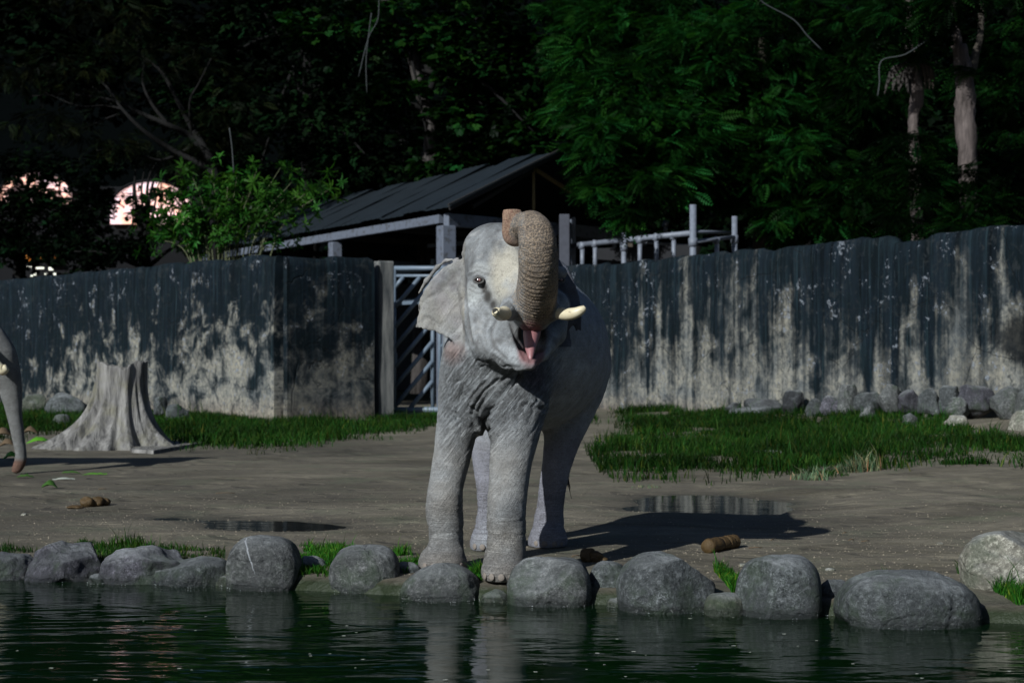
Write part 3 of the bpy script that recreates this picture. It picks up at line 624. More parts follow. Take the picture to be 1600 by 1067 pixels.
g = MB(); g.box((0, 0, 3.0), (.14, .14, 6.0), None, .02); o = g.put('post', PIPE); o.location = (1.95, 54, 0); tag(o, 'thin pale post beside the broad one right of the trunk', 'post')
# pale specks painted as wet glints along the waterline of the stones
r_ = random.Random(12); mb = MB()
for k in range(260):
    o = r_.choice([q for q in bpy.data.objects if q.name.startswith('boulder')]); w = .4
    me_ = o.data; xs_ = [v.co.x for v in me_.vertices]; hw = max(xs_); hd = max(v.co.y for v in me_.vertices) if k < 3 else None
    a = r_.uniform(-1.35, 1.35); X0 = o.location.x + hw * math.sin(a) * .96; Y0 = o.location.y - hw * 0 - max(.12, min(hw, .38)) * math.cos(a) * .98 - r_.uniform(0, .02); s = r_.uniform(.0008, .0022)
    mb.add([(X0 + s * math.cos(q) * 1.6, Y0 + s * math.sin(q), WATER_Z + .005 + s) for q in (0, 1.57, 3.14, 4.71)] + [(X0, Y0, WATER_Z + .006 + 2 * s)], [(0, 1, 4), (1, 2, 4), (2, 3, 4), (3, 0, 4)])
tag(mb.put('glint_specks', m_plain('glint_specks', (.6, .62, .62), .3, .1)), kind='stuff')
# ------------------------------------------------------------------ implicit bodies (smooth union on a grid, then surface nets)
class Field:
    def __init__(s, lo, hi, h):
        s.lo = np.array(lo, float); s.h = h; s.n = np.ceil((np.array(hi) - s.lo) / h).astype(int) + 1
        s.f = np.full(s.n, .5, np.float32)
    def sub(s, lo, hi):
        a = np.clip(np.floor((np.array(lo) - s.lo) / s.h).astype(int), 0, s.n); b = np.clip(np.ceil((np.array(hi) - s.lo) / s.h).astype(int) + 1, 0, s.n)
        sl_ = tuple(slice(p, q) for p, q in zip(a, b))
        ax = [s.lo[i] + s.h * np.arange(a[i], b[i]) for i in range(3)]
        return sl_, ax[0][:, None, None], ax[1][None, :, None], ax[2][None, None, :]
    def comb(s, sl_, d, k, op='add'):
        f = s.f[sl_]
        if f.size == 0: return
        if op == 'add':
            if k <= 0: r = np.minimum(f, d)
            else:
                hh = np.maximum(k - np.abs(f - d), 0) / k; r = np.minimum(f, d) - hh * hh * k * .25
        else:
            hh = np.maximum(k - np.abs(f + d), 0) / max(k, 1e-6); r = np.maximum(f, -d) + hh * hh * k * .25
        s.f[sl_] = r
    def ell(s, c, r, rot=None, k=.08, op='add'):
        c = np.array(c, float); r = np.array(r, float); R_ = max(r) + .12
        sl_, X, Y, Z = s.sub(c - R_, c + R_); x, y, z = X - c[0], Y - c[1], Z - c[2]
        if rot is not None:
            M = np.array(rot.transposed()); x, y, z = (M[i, 0] * x + M[i, 1] * y + M[i, 2] * z for i in range(3))
        k0 = np.sqrt((x / r[0]) ** 2 + (y / r[1]) ** 2 + (z / r[2]) ** 2); k1 = np.sqrt((x / r[0] ** 2) ** 2 + (y / r[1] ** 2) ** 2 + (z / r[2] ** 2) ** 2) + 1e-6
        s.comb(sl_, k0 * (k0 - 1) / k1, k, op)
    def seg(s, a, b, ra, rb, k=.06, op='add'):
        a = np.array(a, float); b = np.array(b, float); m = max(ra, rb) + .12
        sl_, X, Y, Z = s.sub(np.minimum(a, b) - m, np.maximum(a, b) + m)
        ba = b - a; L = ba @ ba + 1e-9
        t = np.clip(((X - a[0]) * ba[0] + (Y - a[1]) * ba[1] + (Z - a[2]) * ba[2]) / L, 0, 1)
        d = np.sqrt((X - a[0] - t * ba[0]) ** 2 + (Y - a[1] - t * ba[1]) ** 2 + (Z - a[2] - t * ba[2]) ** 2) - (ra + (rb - ra) * t)
        s.comb(sl_, d, k, op)
    def chain(s, pts, k=.06, op='add'):    # pts: (xyz, r); segments joined by plain union first so no bulge at the joints
        P = [np.array(p[0], float) for p in pts]; rr = [p[1] for p in pts]; m = max(rr) + .12
        sl_, X, Y, Z = s.sub(np.min(P, 0) - m, np.max(P, 0) + m); D = None
        for a, b, ra, rb in zip(P[:-1], P[1:], rr[:-1], rr[1:]):
            ba = b - a; L = ba @ ba + 1e-9
            t = np.clip(((X - a[0]) * ba[0] + (Y - a[1]) * ba[1] + (Z - a[2]) * ba[2]) / L, 0, 1)
            d = np.sqrt((X - a[0] - t * ba[0]) ** 2 + (Y - a[1] - t * ba[1]) ** 2 + (Z - a[2] - t * ba[2]) ** 2) - (ra + (rb - ra) * t)
            if D is None: D = d
            else:
                kk = .03; hh = np.maximum(kk - np.abs(D - d), 0) / kk; D = np.minimum(D, d) - hh * hh * kk * .25
        s.comb(sl_, D, k, op)
    def plate(s, poly, dep, th, k=.03):    # a leaf-like sheet: outline poly in (x,z), depth y = dep(x,z), half thickness th
        P = np.array(poly, float); lo = P.min(0) - .1; hi = P.max(0) + .1
        yc = [float(dep(p[0], p[1])) for p in P]
        sl_, X, Y, Z = s.sub((lo[0], min(yc) - .25, lo[1]), (hi[0], max(yc) + .25, hi[1]))
        x = X[:, 0, :] + 0 * Z[:, 0, :]; z = Z[:, 0, :] + 0 * X[:, 0, :]
        d2 = np.full(x.shape, 1e9); ins = np.zeros(x.shape, bool); n = len(P)
        for i in range(n):
            a = P[i]; b = P[(i + 1) % n]; ba = b - a
            t = np.clip(((x - a[0]) * ba[0] + (z - a[1]) * ba[1]) / (ba @ ba), 0, 1)
            d2 = np.minimum(d2, (x - a[0] - t * ba[0]) ** 2 + (z - a[1] - t * ba[1]) ** 2)
            c1 = (a[1] > z) != (b[1] > z)
            ins ^= c1 & (x < (b[0] - a[0]) * (z - a[1]) / (b[1] - a[1] + 1e-12) + a[0])
        d = np.sqrt(d2) * np.where(ins, -1, 1)
        w = np.abs(Y - dep(x, z)[:, None, :]) * .9 - th
        dd = np.maximum(d[:, None, :] + th, 0)
        D = np.where(w > 0, np.sqrt(dd ** 2 + w ** 2), np.maximum(dd - 0, 0) + np.minimum(np.maximum(w, d[:, None, :]), 0))
        s.comb(sl_, D, k)
    def floor(s, z0=0.0):
        Z = s.lo[2] + s.h * np.arange(s.n[2]); s.f = np.maximum(s.f, (z0 - Z)[None, None, :].astype(np.float32))
    def mesh(s):
        f = s.f; nx, ny, nz = f.shape; g = f < 0
        cnt = np.zeros((nx - 1, ny - 1, nz - 1), np.uint8)
        for a in (0, 1):
            for b in (0, 1):
                for c in (0, 1): cnt += g[a:nx - 1 + a, b:ny - 1 + b, c:nz - 1 + c]
        act = (cnt > 0) & (cnt < 8); I = np.argwhere(act); idx = np.full(act.shape, -1, np.int32); idx[act] = np.arange(len(I))
        P = np.zeros((len(I), 3)); W = np.zeros(len(I))
        cor = [(a, b, c) for a in (0, 1) for b in (0, 1) for c in (0, 1)]
        for p in cor:
            for ax in range(3):
                if p[ax]: continue
                q = list(p); q[ax] = 1
                fa = f[I[:, 0] + p[0], I[:, 1] + p[1], I[:, 2] + p[2]]; fb = f[I[:, 0] + q[0], I[:, 1] + q[1], I[:, 2] + q[2]]
                m = (fa < 0) != (fb < 0); t = np.where(m, fa / np.where(m, fa - fb, 1), 0)
                pos = np.array(p, float)[None, :].repeat(len(I), 0); pos[:, ax] += t
                P[m] += pos[m]; W[m] += 1
        V = s.lo + s.h * (I + P / W[:, None])
        Q = []
        for ax in range(3):
            b_, c_ = (ax + 1) % 3, (ax + 2) % 3
            sa = [slice(None)] * 3; sb = [slice(None)] * 3; sa[ax] = slice(0, -1); sb[ax] = slice(1, None)
            ga = g[tuple(sa)]; gb = g[tuple(sb)]; E = np.argwhere(ga != gb)
            E = E[(E[:, b_] > 0) & (E[:, c_] > 0) & (E[:, b_] < f.shape[b_] - 1) & (E[:, c_] < f.shape[c_] - 1)]
            flip = ga[E[:, 0], E[:, 1], E[:, 2]]
            def cell(db, dc):
                e = E.copy(); e[:, b_] -= db; e[:, c_] -= dc; return idx[e[:, 0], e[:, 1], e[:, 2]]
            q = np.stack([cell(1, 1), cell(0, 1), cell(0, 0), cell(1, 0)], 1)
            q[~flip] = q[~flip][:, ::-1]; Q.append(q)
        return V, np.concatenate(Q)

def grad_normals(V, Q):
    N = np.zeros_like(V); a = V[Q[:, 0]]; n = np.cross(V[Q[:, 2]] - a, V[Q[:, 3]] - V[Q[:, 1]])
    for k in range(4):
        for c in range(3): N[:, c] += np.bincount(Q[:, k], n[:, c], len(V))
    return N / (np.linalg.norm(N, axis=1, keepdims=True) + 1e-9)
def lap(V, Q, it=2, lam=.5):
    E = np.concatenate([Q[:, [0, 1]], Q[:, [1, 2]], Q[:, [2, 3]], Q[:, [3, 0]]]); n = len(V)
    cnt = np.bincount(E.ravel(), minlength=n)[:, None]
    for _ in range(it):
        S = np.zeros_like(V)
        for c in range(3): S[:, c] = np.bincount(E[:, 0], V[E[:, 1], c], n) + np.bincount(E[:, 1], V[E[:, 0], c], n)
        V = V + lam * (S / cnt - V)
    return V
def rot_to(d, roll=0):
    return Vector(d).to_track_quat('Y', 'Z').to_matrix() @ Matrix.Rotation(roll, 3, 'Y')
def blob(V, c, r, soft=1.0):             # 1 at c, falling to 0 at radius r
    d = np.linalg.norm((V - np.array(c)) / np.array(r), axis=1); return np.clip((1 - d) / soft, 0, 1)
def lerp(C, m, c): return C * (1 - m[:, None]) + np.array(c)[None, :] * m[:, None]

SKIN = m_skin()
IVORY = NT('ivory')
_o = IVORY.obj(); _n = IVORY.noise(IVORY.mapg(_o, (3, 3, 3)), 5, 6, .6); _c = IVORY.mix(_n, (.62, .50, .30), (.75, .68, .5))
_c = IVORY.mix(IVORY.ramp(IVORY.noise(IVORY.mapg(_o, (12, 12, 60)), 1.5, 4), [(.62, 0), (.68, .7)]), _c, (.12, .08, .05))
IVORY = IVORY.fin(_c, .42, IVORY.bump(_n, .3, .004), .5)
EYE = m_plain('eye', (.02, .012, .01), .06, .2, spec=.8); NAIL = m_plain('toenail', (.22, .185, .155), .6)
EYEW = m_plain('eye rim', (.30, .16, .15), .3)
PINK = m_plain('mouth lining', (.33, .15, .15), .35, .3, 30, .006, .6)
HAIR = m_plain('tail hair', (.012, .011, .01), .6)

def bez(P, n):                            # Catmull-Rom through (x,y,z,r) rows
    P = np.array(P, float); P = np.vstack([2 * P[0] - P[1], P, 2 * P[-1] - P[-2]]); out = []
    for i in range(1, len(P) - 2):
        for t in np.linspace(0, 1, n, endpoint=False):
            a, b, c, d = P[i - 1], P[i], P[i + 1], P[i + 2]
            out.append(.5 * (2 * b + (c - a) * t + (2 * a - 5 * b + 4 * c - d) * t * t + (3 * b - a - 3 * c + d) * t ** 3))
    out.append(P[-2]); return np.array(out)

def px(row): return (*at(row[0], row[1], row[2]), row[3])

def elephant_main():
    base = np.array([.05, 13.7, 0.0])
    H = .0125
    Fd = Field((-1.05, 12.05, -.03), (1.05, 16.1, 2.82), H)
    A = at
    # trunk of the body
    Fd.ell((.02, 14.0, 1.72), (.56, .80, .60), k=.1)
    Fd.ell((.16, 14.45, 1.66), (.645, .95, .66), k=.3)
    Fd.ell((.24, 15.05, 1.68), (.58, .62, .60), k=.3)
    Fd.ell((.20, 15.0, 2.05), (.25, .5, .26), k=.25)
    Fd.ell((-.13, 13.45, 1.42), (.385, .36, .40), k=.22)
    Fd.ell((-.18, 13.32, 1.62), (.31, .28, .34), k=.2)
    Fd.seg((-.05, 13.75, 1.95), (-.05, 13.25, 2.08), .44, .33, .2)     # neck
    Fd.seg((-.14, 13.3, 1.60), (-.05, 13.05, 1.72), .26, .2, .15)      # throat
    # forelegs
    legs = [
        [(738, 575, 13.55, .24), (726, 630, 13.42, .20), (715, 665, 13.33, .156), (707, 710, 13.26, .140), (697, 760, 13.2, .124), (694.5, 795, 13.16, .134), (697, 828, 13.12, .122), (697, 855, 13.10, .122), (693, 876, 13.07, .152), (692, 884, 13.05, .165)],
        [(812, 570, 13.45, .25), (812, 620, 13.2, .225), (807, 660, 13.0, .190), (801, 700, 12.85, .162), (795, 750, 12.72, .140), (791, 800, 12.62, .135), (791, 845, 12.55, .133), (789, 875, 12.5, .140), (787, 893, 12.46, .150)],
        [(893, 580, 15.0, .34), (890, 630, 14.92, .235), (880, 680, 14.82, .160), (870, 725, 14.75, .118), (863, 765, 14.72, .107), (858, 800, 14.69, .112), (857, 825, 14.67, .125), (856, 842, 14.62, .143), (856, 850, 14.6, .146)],
        [(805, 600, 14.8, .30), (778, 650, 14.65, .20), (765, 690, 14.5, .152), (763, 735, 14.5, .112), (765, 780, 14.47, .098), (765, 815, 14.42, .108), (765, 840, 14.36, .132), (765, 850, 14.34, .140)]]
    for L in legs:
        pts = bez([px(q) for q in L], 4); Fd.chain([(p[:3], p[3]) for p in pts], k=.10)
    # foot pads spread a little to the front
    for q, r in (((692, 886, 12.98), .172), ((787, 903, 12.37), .15), ((856, 852, 14.55), .145), ((762, 852, 14.28), .135)):
        c = A(*q); Fd.ell((c[0], c[1], .06), (r, r, .11), k=.07)
    # wrist and fold lumps
    Fd.ell(A(694, 797, 13.07), (.10, .08, .13), k=.08); Fd.ell(A(790, 815, 12.52), (.10, .08, .14), k=.08)
    # skull
    Fd.ell(A(795, 436, 13.22), (.355, .40, .40), k=.12)
    Fd.ell(A(768, 392, 13.22), (.215, .26, .205), k=.13)
    Fd.ell(A(818, 398, 13.35), (.20, .24, .20), k=.13)
    Fd.ell(A(806, 425, 12.98), (.22, .20, .26), k=.14)                  # forehead towards the trunk
    Fd.ell(A(824, 462, 12.78), (.175, .17, .22), k=.12)
    Fd.ell(A(748, 424, 12.97), (.062, .06, .05), k=.07)                 # brow
    Fd.ell(A(750, 456, 12.96), (.07, .07, .06), k=.08)                  # under the eye
    Fd.ell(A(877, 426, 13.02), (.05, .06, .05), k=.07)
    # temple dip behind the eye
    Fd.ell(A(727, 418, 12.86), (.05, .05, .085), k=.08, op='sub')
    # cheeks and lower jaw
    Fd.chain([(A(752, 452, 13.12), .16), (A(753, 492, 13.02), .152), (A(768, 534, 12.92), .150), (A(796, 556, 12.72), .098), (A(824, 568, 12.50), .045)], k=.08)
    Fd.ell(A(784, 535, 12.95), (.20, .16, .19), k=.08)
    Fd.chain([(A(862, 480, 13.2), .15), (A(862, 520, 13.08), .11), (A(846, 552, 12.78), .055), (A(829, 570, 12.50), .034)], k=.05)
    # mouth cavity
    Fd.chain([(A(829, 512, 12.45), .100), (A(832, 530, 12.75), .115), (A(832, 515, 13.0), .07)], k=.03, op='sub'); Fd.chain([(A(828, 520, 12.5), .090), (A(829, 545, 12.5), .058), (A(829, 562, 12.44), .030)], k=.02, op='sub')
    Fd.chain([(A(819, 522, 12.50), .03), (A(826, 560, 12.38), .022)], k=.02, op='sub')
    # tusk sheaths
    Fd.chain([(A(812, 460, 12.85), .10), (A(797, 484, 12.60), .075), (A(789, 489, 12.47), .052)], k=.05)
    Fd.chain([(A(853, 468, 12.9), .09), (A(862, 486, 12.68), .068), (A(868, 488, 12.60), .048)], k=.05)
    # trunk
    T = bez([px(q) for q in [(833, 488, 12.72, .150), (838, 462, 12.55, .143), (841, 430, 12.38, .133), (841, 398, 12.28, .128), (839, 370, 12.26, .118), (831, 354, 12.37, .104), (818, 356, 12.50, .088), (808, 366, 12.56, .074), (802, 366, 12.56, .062), (800, 352, 12.53, .054), (800, 340, 12.51, .051), (800, 331, 12.50, .053)]], 6)
    Fd.chain([(p[:3], p[3]) for p in T], k=.035)
    Fd.ell(A(794.5, 330, 12.49), (.017, .02, .05), k=.01, op='sub'); Fd.ell(A(805, 330, 12.49), (.017, .02, .05), k=.01, op='sub')
    c = A(800, 322.5, 12.5); Fd.ell(c, (.08, .08, .026), k=.012, op='sub')
    # ears
    def P2(L, d): return [(at(a, b, d)[0], at(a, b, d)[2]) for a, b in L]
    d0 = 13.20; rj = random.Random(2)
    def jag(L):
        o = []
        for a, b in zip(L, L[1:] + L[:1]):
            n_ = max(1, int(math.hypot(b[0] - a[0], b[1] - a[1]) / 4)); low = 665 > 0 and (a[1] + b[1]) / 2 > 505
            for k in range(n_): t_ = k / n_; j = 1.5 if low else .5; o.append((a[0] + (b[0] - a[0]) * t_ + rj.uniform(-j, j) * (k > 0), a[1] + (b[1] - a[1]) * t_ + rj.uniform(-j, j) * (k > 0)))
        return o
    def dep1(x, z):
        u = (x + .37) / -.38                      # 0 at the root, 1 at the rim
        return d0 - .05 + .14 * u + .035 * np.sin(9 * u + 5 * z) * u + .05 * np.clip(u, 0, 1) ** 2 - .11 * np.clip(u * (1 - u), 0, .25) * 1.2
    Fd.plate(P2(jag([(735, 402), (712, 406), (699, 410), (688, 419), (676, 431), (664, 447), (655, 462), (651, 476), (650, 492), (646, 508), (645, 513), (656, 514), (668, 519), (681, 521), (693, 525), (705, 532), (716, 538), (727, 545), (735, 546), (742, 520), (744, 470)]), d0), dep1, .013, .03)
    Fd.chain([(A(714, 405, d0 - .02), .020), (A(695, 408, d0 + .05), .018), (A(682, 419, d0 + .10), .017), (A(667, 438, d0 + .14), .017), (A(654, 458, d0 + .18), .016)], k=.01)
    Fd.chain([(A(728, 420, 13.12), .035), (A(722, 450, 13.12), .03), (A(728, 490, 13.1), .028), (A(735, 528, 13.08), .02)], k=.03)  # ear root
    d1 = 13.28
    def dep2(x, z): return d1 + .35 * (x - .35) + .02 * np.sin(22 * z)
    Fd.plate(P2(jag([(858, 400), (872, 402), (881, 408), (891, 420), (900, 440), (907, 460), (911, 482), (911, 505), (909, 520), (904, 516), (900, 522), (895, 510), (889, 522), (878, 518), (866, 500)]), d1), dep2, .013, .03)
    # tail
    Fd.chain([((.36, 15.62, 2.02), .06), ((.44, 15.72, 1.8), .042), ((.47, 15.62, 1.3), .032), ((.48, 15.45, .82), .022)], k=.06)
    Fd.floor(0.0)
    V, Q = Fd.mesh(); V = lap(V, Q, 2, .5); N = grad_normals(V, Q)
    # ---- regions
    seg = T[:, :3]; best = np.full(len(V), 9.); s_at = np.zeros(len(V)); rad = np.zeros(len(V))
    near = np.where((V[:, 1] < 12.95) & (V[:, 2] > 1.8) & (V[:, 0] > -.2))[0]; cum = np.concatenate([[0], np.cumsum(np.linalg.norm(np.diff(seg, axis=0), axis=1))])
    for i in range(len(seg) - 1):
        a, b = seg[i], seg[i + 1]; ba = b - a; t = np.clip(((V[near] - a) @ ba) / (ba @ ba), 0, 1)
        d = np.linalg.norm(V[near] - a - t[:, None] * ba, axis=1); dd = d - (T[i, 3] + t * (T[i + 1, 3] - T[i, 3]))
        m = dd < best[near]; ii = near[m]; best[ii] = dd[m]; s_at[ii] = cum[i] + t[m] * (cum[i + 1] - cum[i]); rad[ii] = dd[m]
    trunk = np.clip((.030 - best) / .02, 0, 1) * np.clip((s_at - .02) / .12, 0, 1); trunk[best > 8] = 0
    z = V[:, 2]
    head = np.clip((13.45 - V[:, 1]) / .2, 0, 1) * np.clip((z - 1.6) / .12, 0, 1)
    wr = blob(V, (-.12, 13.1, 1.35), (.75, .7, .62), .5)
    leg = np.clip((1.15 - z) / .3, 0, 1)
    wrist = np.clip(1 - np.abs(z - .28) / .3, 0, 1)
    # ---- real folds of skin
    def ridged(p, s): n = np.abs(vnoise(p, s)); return 1 - np.clip(n / .22, 0, 1)
    c38, s38 = math.cos(R(50)), math.sin(R(50))
    q = V.copy(); u = q[:, 0] * c38 + q[:, 2] * s38; w = -q[:, 0] * s38 + q[:, 2] * c38
    fold = ridged(np.stack([u * 4.5, q[:, 1] * 4, w * 15], 1) + .7 * fbm(q * 6, 2)[:, None], 3)
    hz = ridged(np.stack([q[:, 0] * 1.5, q[:, 1] * 1.5, q[:, 2] * 17], 1) + .9 * fbm(q * 5, 2)[:, None], 9)
    body_f = ridged(np.stack([q[:, 0] * 3, q[:, 1] * 5, q[:, 2] * 5], 1) + .9 * fbm(q * 3, 2)[:, None], 21)
    disp = -.013 * fold * wr * (1 - head) - .010 * hz * leg * (.12 + .95 * wrist) - .004 * body_f * (1 - head) * (1 - leg)
    disp += .006 * fbm(q * 9, 3, 5) * (1 - trunk * .5); earm = (V[:, 0] < -.38) * np.clip((V[:, 2] - 1.62) / .05, 0, 1) * (V[:, 1] < 13.6); disp += earm * (.016 * fbm(q * np.array([7, 1, 7]), 3, 15) - .010 * ridged(np.stack([u * 5, 0 * u, w * 11], 1) + fbm(q * 5, 2)[:, None], 41))
    ringd = np.sin(s_at * 210 + 2.0 * fbm(q * 7, 2, 8)); disp += -.0035 * np.clip(-ringd, 0, 1) * trunk
    # deep skin folds of the chest and armpits, drawn as furrows with a swollen lip on either side
    fm = (V[:, 1] < 13.55) & (V[:, 2] > .85) & (V[:, 2] < 1.62); ii = np.where(fm)[0]
    for line, dp, wd in (([(812, 588), (795, 605), (778, 622), (764, 640), (757, 660), (759, 676)], .045, .016), ([(793, 588), (772, 603), (756, 625), (747, 642)], .022, .011), ([(778, 592), (757, 610), (742, 632), (738, 645)], .022, .011),
            ([(760, 596), (740, 616), (729, 640)], .016, .010), ([(736, 636), (748, 650), (757, 668)], .028, .013), ([(850, 640), (825, 630), (800, 640), (776, 656), (764, 672)], .022, .012), ([(800, 612), (784, 628), (770, 648)], .018, .010), ([(726, 600), (716, 625), (712, 655)], .012, .010), ([(700, 640), (712, 650), (730, 662)], .014, .010)):
        P3 = np.array([at(a, b_, 13.1) for a, b_ in line])[:, [0, 2]]; v2 = V[ii][:, [0, 2]] * (13.1 / V[ii][:, 1])[:, None] + np.array([0, CAM_H * (1 - 1)])[None]; v2[:, 1] = CAM_H + (V[ii][:, 2] - CAM_H) * 13.1 / V[ii][:, 1]
        dm = np.full(len(ii), 9.)
        for a, b_ in zip(P3[:-1], P3[1:]):
            ba = b_ - a; t = np.clip(((v2 - a) @ ba) / (ba @ ba), 0, 1); dm = np.minimum(dm, np.linalg.norm(v2 - a - t[:, None] * ba, axis=1))
        dm = dm + .006 * fbm(V[ii] * 12, 2, 6); disp[ii] += -dp * np.exp(-(dm / wd) ** 2) + dp * .35 * np.exp(-((dm - 2.6 * wd) / (1.6 * wd)) ** 2)
    V = V + N * disp[:, None]; V[:, 2] = np.maximum(V[:, 2], .002)
    hm_ = (V[:, 1] < 13.35) & (V[:, 2] > 1.5) & (V[:, 0] < .12); ii = np.where(hm_)[0]; v2 = np.stack([800 + F * V[ii][:, 0] / V[ii][:, 1], HOR - F * (V[ii][:, 2] - CAM_H) / V[ii][:, 1]], 1); v2 = v2 + 1.6 * np.stack([fbm(V[ii] * 9, 2, 61), fbm(V[ii] * 9, 2, 62)], 1); crease = np.zeros(len(V))
    for line, dp, wd in (([(734, 430), (747, 423), (764, 430)], .009, 1.8), ([(732, 424), (747, 416), (766, 424)], .006, 1.8), ([(736, 446), (746, 451), (756, 449)], .008, 1.6), ([(733, 452), (744, 458), (757, 456)], .006, 1.6), ([(723, 402), (727, 432), (728, 470), (732, 505), (738, 538)], .012, 2.4),
            ([(748, 372), (738, 395), (736, 418)], .006, 2.4), ([(776, 502), (768, 520), (772, 545), (790, 560)], .009, 2.4), ([(798, 506), (806, 530), (820, 562)], .010, 2.2), ([(742, 490), (746, 522), (760, 552)], .005, 2.6), ([(764, 500), (757, 520), (760, 540)], .005, 2.0), ([(780, 360), (770, 380), (776, 400)], .005, 2.4),
            ([(730, 470), (740, 476), (748, 486)], .004, 1.8), ([(730, 482), (742, 490), (750, 502)], .004, 1.8), ([(806, 480), (797, 470), (790, 474)], .008, 1.8), ([(770, 556), (790, 570), (812, 574)], .006, 2.0), ([(735, 395), (729, 410), (730, 425)], .005, 2.0)):
        P3 = np.array(line, float); dm = np.full(len(ii), 99.)
        for a, b_ in zip(P3[:-1], P3[1:]):
            ba = b_ - a; t = np.clip(((v2 - a) @ ba) / (ba @ ba), 0, 1); dm = np.minimum(dm, np.linalg.norm(v2 - a - t[:, None] * ba, axis=1))
        g_ = np.exp(-(dm / wd) ** 2); V[ii] += N[ii] * (-dp * g_ + dp * .4 * np.exp(-((dm - 2.4 * wd) / (1.5 * wd)) ** 2))[:, None]; crease[ii] = np.maximum(crease[ii], g_ * min(1, dp / .010))
    # ---- skin colour (pigment, dust, mud; also painted shade and highlights)
    C = np.tile(np.array([.375, .388, .395]), (len(V), 1)); n1 = fbm(q * 4, 4, 31); n2 = fbm(q * 13, 3, 35)
    C *= (1 + .38 * n1 + .30 * n2)[:, None]
    body = np.clip((V[:, 1] - 13.4) / .5, 0, 1) * np.clip((z - .9) / .3, 0, 1)
    C = lerp(C, body * .75, (.26, .295, .33))
    C = lerp(C, np.clip((V[:, 1] - 14.0) / .4, 0, 1) * np.clip((1.1 - z) / .3, 0, 1) * .75, (.27, .26, .31))
    fr = (V[:, 1] < 13.6)
    C *= (1 - .30 * head * np.clip(.5 + 1.5 * fbm(q * 6, 4, 91), 0, 1))[:, None]; C *= (1 - .22 * head * np.clip((z - 2.15) / .2, 0, 1))[:, None]; C = lerp(C, head * np.clip(fbm(q * 11, 4, 95) * 2.6 - .25, 0, 1) * .7, (.13, .125, .12)); C = lerp(C, head * np.clip(fbm(q * 16, 3, 97) * 3 - .5, 0, 1) * .5, (.44, .43, .41))
    C = lerp(C, leg * fr * np.clip(.45 + .5 * n1, 0, .7), (.27, .235, .19))
    C = lerp(C, np.clip((.22 - z) / .2, 0, 1) * fr * .5, (.22, .175, .14))
    pale = blob(V, A(792, 430, 12.85), (.17, .35, .30), .45) * (1 - trunk)
    C = lerp(C, pale * np.clip(.85 + n2, 0, 1), (.47, .435, .36))
    C = lerp(C, blob(V, A(741, 462, 12.95), (.085, .2, .12), .5) * .6, (.46, .47, .45))  # pale cheek spot painted in as sheen
    C = lerp(C, blob(V, A(748, 420, 12.85), (.10, .2, .07), .5) * .7, (.48, .49, .48))  # brow highlight painted as a pale patch
    C = lerp(C, np.maximum.reduce([blob(V, A(757, 450, 12.85), (.035, .2, .06), .6), blob(V, A(762, 463, 12.85), (.042, .2, .075), .6), blob(V, A(770, 476, 12.8), (.045, .2, .06), .6)]) * .95, (.055, .05, .045))  # dark wedge from the eye down to the tusk base
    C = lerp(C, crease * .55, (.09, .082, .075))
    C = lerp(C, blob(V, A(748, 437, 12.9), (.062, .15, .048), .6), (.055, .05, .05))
    side = np.clip((V[:, 0] - A(815, 0, 12.5)[0]) / .03, 0, 1)
    C = lerp(C, trunk * .9 * side, (.125, .085, .055))
    C = lerp(C, trunk * .6 * (1 - side) * np.clip(s_at * 4 - .6, 0, 1), (.13, .11, .09))
    tip = np.clip((s_at - cum[-1] + .30) / .15, 0, 1) * (best < .04); C = lerp(C, tip * .95, (.36, .20, .14))
    dark = np.clip((s_at - cum[-1] + .62) / .1, 0, 1) * np.clip((cum[-1] - .26 - s_at) / .08, 0, 1) * (best < .04) * (z < 2.56) ; C = lerp(C, dark * .7, (.05, .035, .03))  # inner trunk loop darkened, shade of the loop painted in
    inner = blob(V, A(829, 540, 12.62), (.13, .30, .22), .3)
    mouth_n = np.clip(inner * 1.3, 0, 1) * (N[:, 1] < .6)
    C = lerp(C, mouth_n * .9 * np.clip((V[:, 0] - A(806, 0, 12.5)[0]) / .03, 0, 1), (.27, .12, .12))
    ear = (V[:, 0] < -.36) * np.clip((V[:, 2] - 1.62) / .05, 0, 1) * (V[:, 1] < 13.6)
    C = lerp(C, ear * .8 * np.clip(.6 + n1, 0, 1), (.33, .30, .25)); C = lerp(C, ear * np.clip(n2 * 2 - .2, 0, 1) * .6, (.13, .115, .125))
    C = lerp(C, ear * np.clip(fbm(q * 5, 3, 77) * 2.2 - .2, 0, 1) * .5, (.36, .34, .37))
    C = lerp(C, blob(V, A(718, 552, 13.3), (.16, .3, .14), .5) * .7, (.34, .21, .18))   # pinkish shoulder under the ear
    C = lerp(C, blob(V, A(835, 590, 13.1), (.14, .3, .16), .6) * .6, (.28, .20, .24))
    ear2 = (V[:, 0] > .33) & (V[:, 1] < 13.45) & (V[:, 1] > 13.15) & (V[:, 2] > 1.7); C[ear2] = C[ear2] * np.array([.30, .31, .38])  # far ear darkened and blued: its shade painted into the skin colour
    fine = np.clip(.35 + .25 * leg + .9 * leg * wrist + .2 * wr, 0, 1) * (1 - .35 * head) * (1 - trunk)
    wrs = wr * (1 - head) * 1.0 + .25 * head * (1 - pale) + .16 * leg * fr + .18 * (1 - head) * (1 - wr)
    prm = np.stack([s_at * trunk * (trunk > .15), wrs, fine], 1)
    root = thing('elephant', tuple(base), 'grey tusked elephant with raised curled trunk and open mouth standing at the pond edge', 'elephant')
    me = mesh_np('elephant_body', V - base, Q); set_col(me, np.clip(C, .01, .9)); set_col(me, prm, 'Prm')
    put('body', me, SKIN, root)
